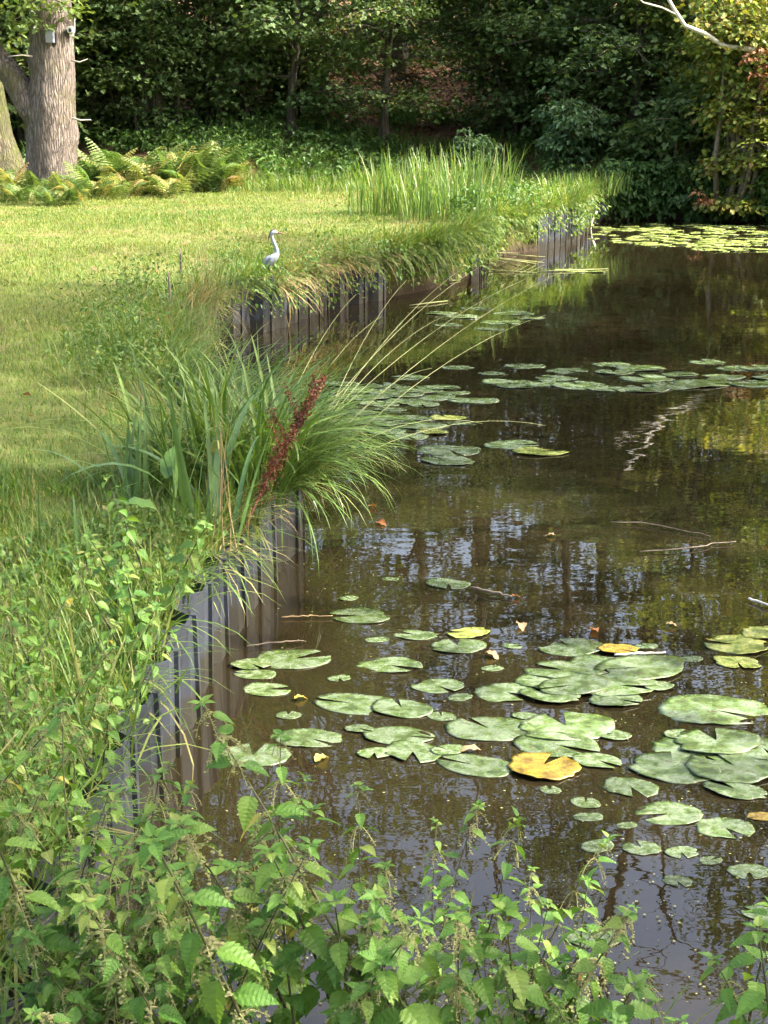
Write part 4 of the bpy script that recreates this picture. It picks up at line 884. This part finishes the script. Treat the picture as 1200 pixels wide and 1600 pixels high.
# ------------------------------------------------------------------ lily pads
def pad_mesh(seed, torn=0.0):
    r_ = np.random.default_rng(seed); n = 34; gap = r_.uniform(.18, .5); th = np.linspace(gap / 2, 2 * np.pi - gap / 2, n)
    ph = r_.uniform(0, 6.28, 4); rad = 1 + .025 * np.sin(2 * th + ph[0]) + .02 * np.sin(5 * th + ph[1]) + .012 * np.sin(11 * th + ph[2])
    rad *= 1 + .10 * np.clip(np.cos(th), 0, 1) ** 3
    if r_.random() < .45 or torn > .3: rad *= 1 - (.12 + .2 * torn) * np.abs(np.interp(th, np.linspace(0, 6.3, 24), r_.normal(0, .5, 24)))      # nibbled rim
    V = [(.06, 0, .012)]; rings = [.3, .62, .88, 1.0]
    for q, k in enumerate(rings):
        for t, r in zip(th, rad):
            z = .006 + .012 * (1 - k) + (.02 * np.sin(3 * t + ph[3]) * k ** 3 + (.022 if q == 3 else 0) * (.5 + .5 * np.sin(2 * t + ph[1]))) * (.8 + torn)
            V.append((r * k * math.cos(t), r * k * math.sin(t), z))
    F = []
    for j in range(n - 1): F.append((0, 1 + j, 2 + j, 2 + j))
    for q in range(len(rings) - 1):
        for j in range(n - 1):
            a = 1 + q * n + j; F.append((a, a + n, a + n + 1, a + 1))
    base = 1 + 3 * n; m = len(V)
    for j in range(n): V.append((V[base + j][0] * .99, V[base + j][1] * .99, V[base + j][2] - .022))
    for j in range(n - 1): F.append((base + j, m + j, m + j + 1, base + j + 1))
    T = []
    for f in F:
        T.append((f[0], f[1], f[2]))
        if f[3] != f[2]: T.append((f[0], f[2], f[3]))
    V = np.array(V); a = r_.uniform(0, 6.28); ca, sa = math.cos(a), math.sin(a)          # oval leaf, cleft at any side
    V[:, :2] = V[:, :2] @ np.array([[ca, sa], [-sa, ca]]); V[:, 1] *= r_.uniform(.68, .84)
    return mk_mesh('lily_pad', V, np.array(T))
PM = {}
def pmesh(kind):
    if kind not in PM:
        PM[kind] = []
        for s in range(9):
            m_ = pad_mesh(100 + s + 10 * len(PM), .6 if kind != 'pad' else .15); m_.materials.append(M[kind]); PM[kind].append(m_)
    return PM[kind][int(rng.integers(0, 9))]
placed = []
def pad(px, py, wpx, label, group, kind='pad', asp=None):
    c = G(px, py, 0); dep = math.hypot(c[1], CAM_Z); r = wpx / 2 / FPX * dep * 1.0
    lvl = sum(1 for (x, y, rr) in placed if math.hypot(x - c[0], y - c[1]) < (rr + r) * .92); placed.append((c[0], c[1], r))
    o = link('lily_pad', pmesh(kind), None, None, (c[0], c[1], .0015 + .0035 * min(lvl, 6)), (R(rng.normal(0, .7)), R(rng.normal(0, .7)), rng.normal(0, .3) + math.pi * int(rng.integers(0, 2))), r * 1.05)
    tag(o, label, 'lily pad', group); return o
GP = 'lily pads on the pond'
near = {
 'round green lily pad alone near the sedge, farthest of the near pads': [(563, 963, 90)],
 'small pad touching the left end of the dark floating twig': [(700, 912, 68)],
 'half-sunk green pad just left of the paired pads': [(650, 993, 66)],
 'green pad tucked under a yellowish one, left of centre': [(716, 1010, 86)],
 'long dull green pad close to the near piling': [(455, 1031, 108)],
 'dull mottled pad between the near-piling pad and the round one': [(606, 1040, 98)],
 'round bright green pad with a yellow edge in the middle': [(683, 1072, 78)],
 'bright green flat pad left of the half-sunk ragged pad': [(558, 1101, 116)],
 'ragged half-sunk pad right of the bright flat pad': [(628, 1109, 92)],
 'heart-shaped pad with a pale rim beside the nettles': [(480, 1154, 102)],
 'large single green pad on the right, above the big cluster': [(1112, 1110, 168)],
 'green pad at the left of two touching yellow leaves': [(893, 1012, 100)],
 'dark folded pad standing in the near water by the nettles': [(925, 1465, 80)],
 'medium pad with a small yellow leaf lying on it, near the right edge': [(1047, 1272, 95)],
 'bronze-patched pad right of the pad with a yellow leaf': [(1132, 1294, 88)],
 'small dark pad, lowest of three in a row above the near water': [(1003, 1326, 60)],
}
for lab, L in near.items():
    for (px, py, wd) in L: pad(px, py, wd, lab, None)
def padset(lab, L, kind='pad', group=None):
    for (px, py, wd) in L: pad(px, py, wd, lab, group or GP, kind)
for lab, q in [('leftmost pad of the overlapping cluster right of centre', (790, 1082, 100)), ('second pad from the left in the cluster right of centre', (850, 1066, 92)), ('upper middle pad of the cluster right of centre', (885, 1050, 120)), ('topmost pad of the cluster right of centre', (945, 1046, 130)), ('rightmost and largest pad of the cluster right of centre', (1003, 1046, 140)), ('lower right pad of the cluster right of centre', (965, 1076, 124)), ('pad at the very centre of the cluster right of centre', (900, 1076, 110)), ('small lowest pad hanging below the cluster right of centre', (960, 1096, 82)), ('lower left pad of the cluster right of centre', (860, 1090, 92))]: pad(*q, lab, GP)
for lab, q in [('wide pad directly left above the orange-yellow pad', (765, 1140, 128)), ('largest pad above the orange-yellow pad', (885, 1138, 148)), ('pad touching the top edge of the orange-yellow pad', (868, 1166, 120)), ('small pad touching the right side of the orange-yellow pad', (932, 1190, 70)), ('sunken pad touching the left side of the orange-yellow pad', (745, 1197, 108)), ('mottled pad left of the orange-yellow pad, upper of two', (620, 1150, 100)), ('mottled pad left of the orange-yellow pad, lower of two', (645, 1176, 92))]: pad(*q, lab, GP)
for lab, q in [('largest pad of the big cluster at the right edge', (1100, 1180, 170)), ('left pad of the big cluster at the right edge', (1052, 1202, 135)), ('lower middle pad of the big cluster at the right edge', (1150, 1202, 150)), ('pad cut by the right edge in the big cluster', (1190, 1172, 110)), ('topmost pad of the big cluster at the right edge', (1120, 1164, 130)), ('detached pad just left below the big right-edge cluster', (985, 1230, 85)), ('lowest pad just under the big right-edge cluster', (1150, 1236, 92))]: pad(*q, lab, GP)
for lab, q in [('large dull pad by the near piling, lowest of four, behind nettle tops', (395, 1182, 112)), ('third pad down by the near piling', (415, 1078, 70)), ('second pad down by the near piling', (400, 1054, 60)), ('topmost small pad by the near piling', (392, 1040, 60))]: pad(*q, lab, GP)
for lab, q in [('upper of two tiny pads below the orange-yellow pad', (915, 1255, 46)), ('lower of two tiny pads below the orange-yellow pad', (920, 1277, 42)), ('left of three small pads in a row low on the right', (933, 1322, 50)), ('right of three small pads in a row low on the right', (1065, 1332, 50)), ('small pad at the right edge above the darkest near water', (1170, 1362, 62)), ('tiny pad alone left of the right-edge small pad', (1058, 1377, 45)), ('lowest small pad at the right edge', (1192, 1428, 58))]: pad(*q, lab, GP)
padset('tiny scattered pad on the open water between the near pad groups', [(545, 935, 30), (610, 905, 26), (590, 1000, 34), (530, 1060, 36), (690, 1120, 44), (720, 1090, 40), (770, 1045, 36), (820, 1120, 40), (1030, 1075, 44), (1060, 1150, 44), (960, 1150, 50), (700, 1175, 50), (560, 1140, 44), (585, 1178, 52), (1010, 1010, 34), (1080, 1030, 36), (800, 1010, 28), (450, 1118, 40), (860, 1235, 34), (980, 1290, 30), (1110, 1345, 34)], 'pad', 'tiny pads between the groups')
padset('yellow-tinged pad resting against a green one left of centre', [(733, 990, 64)], 'pad_yg', 'single pads')
padset('orange-yellow decaying lily pad in the middle of the pond', [(847, 1201, 116)], 'pad_y', 'single pads')
padset('large bright pad among yellowing ones at the right edge', [(1150, 1008, 108)], 'pad_yg', 'single pads')
padset('yellowing pad beside the bright pad at the right edge', [(1192, 990, 76), (1152, 1036, 74)], 'pad_yg')
padset('yellow curled pad right of the lone green one above the cluster', [(965, 1018, 62)], 'pad_y', 'single pads')
padset('tiny yellow pad at the right edge', [(1188, 1276, 40)], 'pad_y', 'single pads')
padset('pad in the long row across the middle of the pond', [(715, 575, 50), (820, 573, 60), (885, 580, 66), (770, 584, 46), (790, 597, 70), (806, 604, 55), (850, 600, 62), (905, 603, 82), (870, 592, 60), (950, 608, 62), (955, 570, 56), (1000, 576, 70), (960, 582, 60), (1012, 592, 84), (1010, 608, 82), (1055, 604, 70), (1095, 600, 96), (1105, 566, 56), (1150, 576, 60), (1180, 600, 84), (1186, 576, 62), (1062, 585, 60), (1130, 590, 66), (1215, 590, 80), (1240, 575, 70)])
padset('pad in the loose group right of the sedge tussock', [(655, 609, 70), (618, 616, 80), (682, 622, 62), (742, 626, 72), (572, 610, 70), (642, 590, 56), (592, 631, 62), (556, 645, 60), (530, 600, 60), (600, 604, 56), (630, 628, 60), (690, 606, 52), (708, 614, 50), (578, 622, 60), (545, 622, 56), (660, 632, 54), (610, 640, 50)])
padset('pad among yellowing leaves close beside the sedge tussock', [(660, 666, 80), (636, 682, 62), (612, 660, 72), (570, 672, 70), (722, 662, 46), (590, 655, 60), (646, 654, 56), (604, 676, 58), (548, 660, 60)])
padset('yellowing pad close beside the sedge tussock', [(700, 654, 56), (676, 676, 50)], 'pad_yg')
padset('pad in the pair lying right of the sedge tussock tips', [(702, 704, 92), (700, 721, 84)])
padset('pad in the lone pair out in open water past the sedge', [(798, 695, 80)]); padset('yellow-ended pad in the lone pair out in open water past the sedge', [(842, 707, 84)], 'pad_yg', 'single pads')
padset('thin pad lying in the bank reflection beyond the bay', [(722, 495, 60), (800, 490, 62), (782, 504, 60), (690, 490, 50), (832, 497, 40), (745, 482, 50), (700, 508, 46), (765, 514, 46)])
for k in range(270):
    px, py = rng.uniform(925, 1260), 350 + 44 * rng.random() ** .8
    if py > 380 and px < 960 + (py - 380) * 12: continue
    pad(px, py, rng.uniform(18, 36), 'pale green pad in the dense mat near the far right shore', 'far mat of lily pads', 'pad_far')
padset('long streak of pale pads at the edge of the far mat', [(900, 424, 40), (930, 425, 36), (880, 422, 30)], 'pad_far', 'pads left of the far mat')

# ------------------------------------------------------------------ floating leaves, sticks and specks
def floater(px, py, L, mat, label, tmpl=TB, cat='leaf', tilt=.1, z=.012):
    c = G(px, py, z); bl_ = broad_leaf(L, L * (.35 if tmpl is TS else .58), .5, 8, .12); o = mk('fallen_leaf', bl_[0] - np.array([0, L / 2, 0]), bl_[1], mat, None, None, True, tuple(c))
    o.rotation_euler = (tilt + rng.normal(0, .1), rng.normal(0, .15), rng.uniform(0, 6.28)); tag(o, label, cat)
M['fy'] = leaf_mat('fallen_yellow', [(0, (.36, .28, .06)), (1, (.40, .33, .09))], .3, .5, .3); M['ft'] = leaf_mat('fallen_tan', [(0, (.27, .19, .10)), (1, (.33, .24, .13))], .3, .6, .3); M['fo'] = leaf_mat('fallen_orange', [(0, (.23, .09, .03)), (1, (.27, .12, .04))], .3, .5, .3)
floater(815, 977, .075, M['ft'], 'curled tan fallen leaf floating in open water')
floater(930, 983, .06, M['fo'], 'rusty brown fallen leaf floating right of the tan one', tilt=.5)
floater(805, 931, .05, M['fo'], 'small red leaf at the tip of the dark floating twig')
floater(470, 1089, .05, M['fy'], 'small pale yellow leaf floating between near piling and bright pad')
floater(503, 1183, .065, M['fy'], 'yellow leaf floating just below the heart-shaped pad')
floater(770, 1023, .07, M['ft'], 'pale tan leaf touching the paired pads')
floater(596, 816, .07, M['fo'], 'orange leaf floating beside the sedge blades')
floater(582, 790, .06, M['fo'], 'brown-orange leaf tucked against the sedge')
floater(730, 1171, .09, M['ft'], 'long tan leaf lying among the middle pads', TS)
floater(1050, 975, .05, M['ft'], 'small tan leaf floating above the right-hand pads')
floater(860, 835, .05, M['ft'], 'tiny pale leaf in the open middle of the pond')
def stick(pts, rad, mat, label, name='floating_stick', cat='stick'):
    P = np.array([G(a, b, c) for a, b, c in pts]); tq = np.linspace(0, 1, 11); t0 = np.linspace(0, 1, len(P)); P = np.stack([np.interp(tq, t0, P[:, k]) for k in range(3)], 1); P[1:-1, :2] += rng.normal(0, .006 + .012 * np.linalg.norm(P[-1] - P[0]), (9, 2)) * .6; rad = np.interp(tq, t0, rad) * .6
    o = mk(name, *tube(P - P[0], rad, 6, True, .08), M[mat], None, loc=P[0]); tag(o, label, cat); return o
stick([(735, 917, .012), (765, 925, .016), (800, 932, .012)], [.008, .012, .006], 'twig', 'dark twig floating in the open water')
stick([(385, 1010, .012), (430, 1003, .018), (475, 1001, .012)], [.004, .005, .003], 'twig', 'thin grey twig floating beside the near piling')
stick([(440, 964, .01), (480, 962, .012), (520, 962, .01)], [.004, .004, .003], 'ft', 'short pale twig left of the lone round pad')
stick([(960, 1023, .012), (1000, 1021, .02), (1040, 1019, .012)], [.007, .008, .005], 'deadwood', 'pale stick floating above the right-hand pad cluster')
stick([(955, 815, .01), (1010, 817, .014), (1060, 826, .012), (1110, 838, .01)], [.004, .005, .004, .003], 'twig', 'long thin twig in the open water on the right')
stick([(1000, 862, .01), (1060, 858, .014), (1110, 850, .01), (1150, 846, .012)], [.005, .006, .004, .003], 'twig', 'crooked twig drifting below the long thin one')
stick([(1170, 935, .012), (1200, 945, .016), (1240, 955, .012)], [.009, .008, .006], 'deadwood', 'pale stick end floating at the right edge')
for k in range(9):
    a = (735 + rng.uniform(0, 60), 392 + rng.uniform(0, 14)); b = (a[0] + rng.uniform(40, 75), a[1] + rng.uniform(-6, 12))
    P = np.array([G(*a, .06), G((a[0] + b[0]) / 2, (a[1] + b[1]) / 2, .10), G(*b, .015)]); o = mk('fallen_reed', *tube(P - P[0], [.007, .008, .003], 5), M['gstem'], None, loc=P[0]); tag(o, 'pale broken reed leaf fallen onto the water at the bend', 'reed', 'broken reeds on the water')
for (a, b) in [((700, 470), (640, 477)), ((700, 418), (840, 426)), ((690, 440), (720, 437)), ((840, 424), (950, 420))]:
    P = np.array([G(*a, .012), G((a[0] + b[0]) / 2, (a[1] + b[1]) / 2, .016), G(*b, .012)]); o = mk('fallen_reed', *tube(P - P[0], [.006, .009, .004], 5), M['gstem'], None, loc=P[0]); tag(o, 'single pale reed leaf floating flat beyond the bay', 'reed', 'flat floating reeds')
# white forked stick and broken panel at the far piling
b0 = G(922, 358, 0); e = empty('forked_stick', b0); tag(e, 'white forked stick standing in the water at the far piling', 'stick')
mk('stem', *tube(np.array([(0, 0, -.3), (0, 0, .0), AT(925, 345, b0[1]) - b0, AT(933, 330, b0[1]) - b0]), [.022, .022, .02, .014], 7), M['deadwood'], e)
mk('branch', *tube(np.array([AT(921, 352, b0[1]) - b0, AT(920, 340, b0[1]) - b0, AT(918, 328, b0[1]) - b0]), [.018, .016, .011], 7), M['deadwood'], e)
bp_ = G(935, 350, 0); V, F = box(0, 0, 0, .32, .03, .5, .004); o = mk('loose_panel', V, F, M['pile'], None, None, False, (bp_[0] - .05, bp_[1] + .1, .16)); o.rotation_euler = (R(8), R(28), R(10)); tag(o, 'loose grey panel leaning in the water behind the white stick', 'panel')
# specks and duckweed
n = 2600; px = rng.uniform(280, 1250, n); py = 420 + 1150 * rng.random(n); P = np.array([G(a, b, .004) for a, b in zip(px, py)])
k = sdist(P[:, 0], P[:, 1]) < -.05; P = P[k]; k = (fbm(P[:, 0], P[:, 1], 2.0, 44) + rng.normal(0, .5, len(P))) > .15; P = P[k]; n = len(P)
V, F, v = scatter(TB[0] * np.array([1, 1, .1]), TB[1], P, rand_rot(n, rng.uniform(0, 6.28, n), np.zeros(n), np.zeros(n)), rng.uniform(.003, .011, n))
tag(mk('floating_debris', V, F, M['tassel'], None, v, False), 'tiny seeds and bits of leaf scattered on the water', 'debris', None, 'stuff')

# ------------------------------------------------------------------ nettles
def nettle_leaf():
    V, F = [], []; n = 9
    st = [(0, 0.0)]
    V.append((0, .0, 0)); V.append((0, .22, .015)) # petiole
    rows = []
    for k in range(n + 1):
        u = k / n; wd = .30 * (math.sin(math.pi * min(1, (u * .93 + .07) ** .62)) ** .9) * (1 - .25 * u); y = .2 + .8 * u; z = .03 - .28 * u * u
        for half in ((0, wd), (1, wd * .80)):
            if half[0] == 1 and k == n: continue
            yy = y + (.02 if half[0] == 0 else .055); b = len(V)
            V += [(-half[1], yy if half[0] == 0 else yy - .03, z + .16 * half[1]), (0, yy - .03 if half[0] == 0 else yy - .03, z - .012), (half[1], yy if half[0] == 0 else yy - .03, z + .16 * half[1])]; rows.append(b)
    for a, b in zip(rows[:-1], rows[1:]): F += [(a, a + 1, b + 1), (a, b + 1, b), (a + 1, a + 2, b + 2), (a + 1, b + 2, b + 1)]
    b = len(V); V += [(-.012, 0, 0), (.012, 0, 0), (-.012, .22, .03), (.012, .22, .03)]; F += [(b, b + 1, b + 3), (b, b + 3, b + 2)]
    m_ = mk_mesh('leaf', np.array(V), np.array(F), None, False); m_.materials.append(M['nettle']); return m_
NL = nettle_leaf()
M['nettle_y'] = leaf_mat('nettle_leaf_yellow', [(0, (.40, .36, .08)), (1, (.46, .40, .13))], .35, .55, .25)
NLY = NL.copy(); NLY.materials.clear(); NLY.materials.append(M['nettle_y'])
def tassel_mesh():
    parts = []
    for k in range(4):
        a = k * 1.6; d = np.array([math.cos(a), math.sin(a)])
        p = [np.array([d[0] * .028 * t, d[1] * .028 * t, .004 - .035 * t * t]) for t in np.linspace(0, 1, 7)]; parts.append(tube(p, .0009, 3, False))
        for q in p[1:]:
            for _ in range(3):
                c = q + rng.normal(0, .0022, 3); parts.append((TB[0] * .005 + c, TB[1]))
    V, F, _ = cat_arr(parts); m_ = mk_mesh('flower_tassel', V, F, None, False); m_.materials.append(M['tassel']); return m_
TA = [tassel_mesh() for _ in range(2)]
def nettle(H, lean, seed, flowers=.5, name='nettle'):
    r_ = np.random.default_rng(seed); root = empty('nettle_plant')
    kids = []
    curve = r_.uniform(-.12, .12); tp = lambda u: np.array([lean * H * u ** 1.5, curve * H * u * (1 - u), H * u * (1 - .12 * lean * u)])
    st = link('stem', mk_mesh('stem', *tube([tp(u) for u in np.linspace(0, 1, 10)], np.linspace(.0036, .0011, 10), 5)), M['nstem'], root); kids.append(st)
    nn = int(H / .04); off = r_.uniform(0, 6.28)
    for k in range(nn):
        u = (k + 1.2) / (nn + .6)
        if u < .22 and r_.random() < .6: continue
        if u > 1: continue
        p = tp(u); sz = .056 * (math.sin(math.pi * (.22 + .64 * u)) ** .8) * r_.uniform(.8, 1.15) + .012
        for s in (0, math.pi):
            if r_.random() < .08: continue
            az = off + k * math.pi / 2 + s + r_.normal(0, .22); yel = r_.random() < .006
            lf = link('leaf', NLY if yel else NL, None, root, p, (-r_.normal(.35 - .5 * u + .25, .28), r_.normal(0, .2), az), sz); kids.append(lf)
            if u > .45 and r_.random() < flowers * .7:
                kids.append(link('flower_tassel', TA[k % 2], None, root, p, (0, 0, az + .5), r_.uniform(.8, 1.35)))
    for k in range(6):
        kids.append(link('leaf', NL, None, root, tp(1.0), (r_.normal(.25, .3), 0, off + k * 1.05), r_.uniform(.018, .036)))
    KIDS[root.name] = kids; return root
NET = [nettle(h, l, 200 + k, f) for k, (h, l, f) in enumerate([(.62, .15, .5), (.74, .3, .6), (.52, .1, .3), (.68, .45, .7), (.44, .2, .2), (.58, .35, .5), (.8, .2, .6), (.36, .1, .15)])]
used = set()
def put_nettle(x, y, k, rz, s, label, tilt=(0, 0), group='nettles in the foreground'):
    o = NET[k] if k not in used else copy_tree(NET[k]); used.add(k)
    o.location = (x, y, max(.3, float(land(x, y))) - .02); o.rotation_euler = (tilt[0], tilt[1], rz); o.scale = (s,) * 3; tag(o, label, 'nettle', group)
def where(px, s):
    size = 'tall' if s > .98 else 'middling' if s > .78 else 'short'
    spot = np.array(['in the bottom left corner', 'in front of the lower end of the near piling', 'in front of the pads by the near piling', 'below the heart-shaped pad', 'below the middle of the pads', 'below the orange-yellow pad', 'right of the orange-yellow pad'])
    return f"{size} stinging nettle {spot[min(6, int(np.searchsorted([140, 270, 400, 530, 660, 790], px)))]}"
def where_bank(x, y, s):
    size = 'tall' if s > .85 else 'middling' if s > .72 else 'short'
    return f"{size} stinging nettle {'leaning against' if x > -.86 else 'a step back from'} the {'lower' if y < 3.0 else 'middle' if y < 3.7 else 'upper'} stretch of near piling"
LA = 'stinging nettle in the dense green growth on the near left bank'
LB = 'stinging nettle with hanging flower tassels rising before the pond in front'
LC = 'small stinging nettle leaning over the water at the bottom right'
for q in range(62):
    x = rng.uniform(-1.2, -.72); y = rng.uniform(2.35, 4.2); hmax = 1.0 if y < 3.4 else .8
    sc_ = rng.uniform(.7, 1.0) * hmax * (.8 if x > -.86 else 1)
    put_nettle(x, y, int(rng.integers(0, 8)), rng.uniform(0, 6.28), sc_, where_bank(x, y, sc_), (rng.normal(0, .1), rng.normal(.06, .12)))
for q in range(11):
    y = rng.uniform(3.4, 5.2); put_nettle(-.72 - .2 * rng.random(), y, int(rng.choice([2, 4, 7])), rng.uniform(0, 6.28), rng.uniform(.75, 1.05), 'low nettle beside the upper end of the near piling', (0, rng.normal(.3, .15)))
for q in range(52):
    px = rng.uniform(60, 860); x = (px - 600) / 2400 * 2.62; y = rng.uniform(2.15, 2.5)
    hgt = np.interp(px, [60, 300, 450, 620, 800, 900], [.74, .64, .82, .84, .60, .34]) * rng.uniform(.5, 1.05)
    k = int(rng.integers(0, 8)); Hk = [.62, .74, .52, .68, .44, .58, .8, .36][k]
    put_nettle(x, y, k, rng.uniform(0, 6.28), np.clip(hgt / Hk * .95, .55, 1.3), where(px, hgt / .75), (-abs(rng.normal(.16, .14)), rng.normal(.03, .14)))
for q in range(26):
    px = rng.uniform(20, 360); x = (px - 600) / 2400 * 2.62; y = rng.uniform(2.15, 2.6); k = int(rng.choice([0, 1, 3, 5, 6]))
    put_nettle(x, y, k, rng.uniform(0, 6.28), rng.uniform(.55, .85), where(px, 1.0 if k in (1, 3, 6) else .9), (-abs(rng.normal(.12, .1)), rng.normal(.08, .12)))
for q in range(19):
    px = rng.uniform(860, 1230); x = (px - 600) / 2400 * 2.62; y = rng.uniform(2.0, 2.4); k = int(rng.choice([2, 4, 5, 7])); Hk = [.62, .74, .52, .68, .44, .58, .8, .36][k]
    put_nettle(x, y, k, rng.uniform(0, 6.28), rng.uniform(.24, .42) / Hk, LC, (-abs(rng.normal(.2, .15)), rng.normal(.1, .2)))
# foreground grass clumps with broad blades
for k, (x, y, n) in enumerate([(-.85, 2.5, 12), (-.98, 2.9, 12), (-.7, 2.3, 12), (-.5, 2.25, 10), (-.3, 2.3, 9), (-1.0, 3.4, 12), (-.8, 3.3, 10), (-.12, 2.3, 6), (.12, 2.25, 4), (.42, 2.3, 3), (-.82, 4.0, 10), (-1.2, 4.2, 9), (-.75, 4.6, 8)]):
    e = empty('grass_clump', (x, y, max(.3, float(land(x, y))))); tag(e, 'clump of long green grass blades among the foreground nettles', 'grass', 'grass clumps among the nettles')
    blade_objs(e, GB, n, (0, 0, 0), .07, lambda a: a + rng.normal(0, 1.0), (.6, .95), .2)
n = 1300; x = rng.uniform(-1.5, -.7, n); y = rng.uniform(2.0, 4.8, n); P = np.stack([x, y, land(x, y) - .02], 1)
V, F, v = blades(P, rng.uniform(0, 6.28, n), np.abs(rng.normal(.3, .2, n)), rng.uniform(.2, 1.3, n), rng.uniform(.1, .3, n), rng.uniform(.003, .006, n), 5, 0); tag(mk('tall_grass', V, F, M['bank'], None, v, False), 'fine tall grass growing between the nettles on the near bank', 'grass', None, 'stuff')
o = mk('fallen_leaf', TM[0] * .045, TM[1], M['fo'], None, None, False, tuple(AT(905, 1545, 2.55))); o.rotation_euler = (.9, .2, .5); tag(o, 'rusty orange dead leaf caught on the bottom right nettles', 'leaf')
o = mk('fallen_leaf', TM[0] * .05, TM[1], M['fy'], None, None, False, tuple(AT(325, 1570, 2.45))); o.rotation_euler = (.5, .2, 1.5); tag(o, 'yellow dead leaf lying on the nettles at the bottom left', 'leaf')
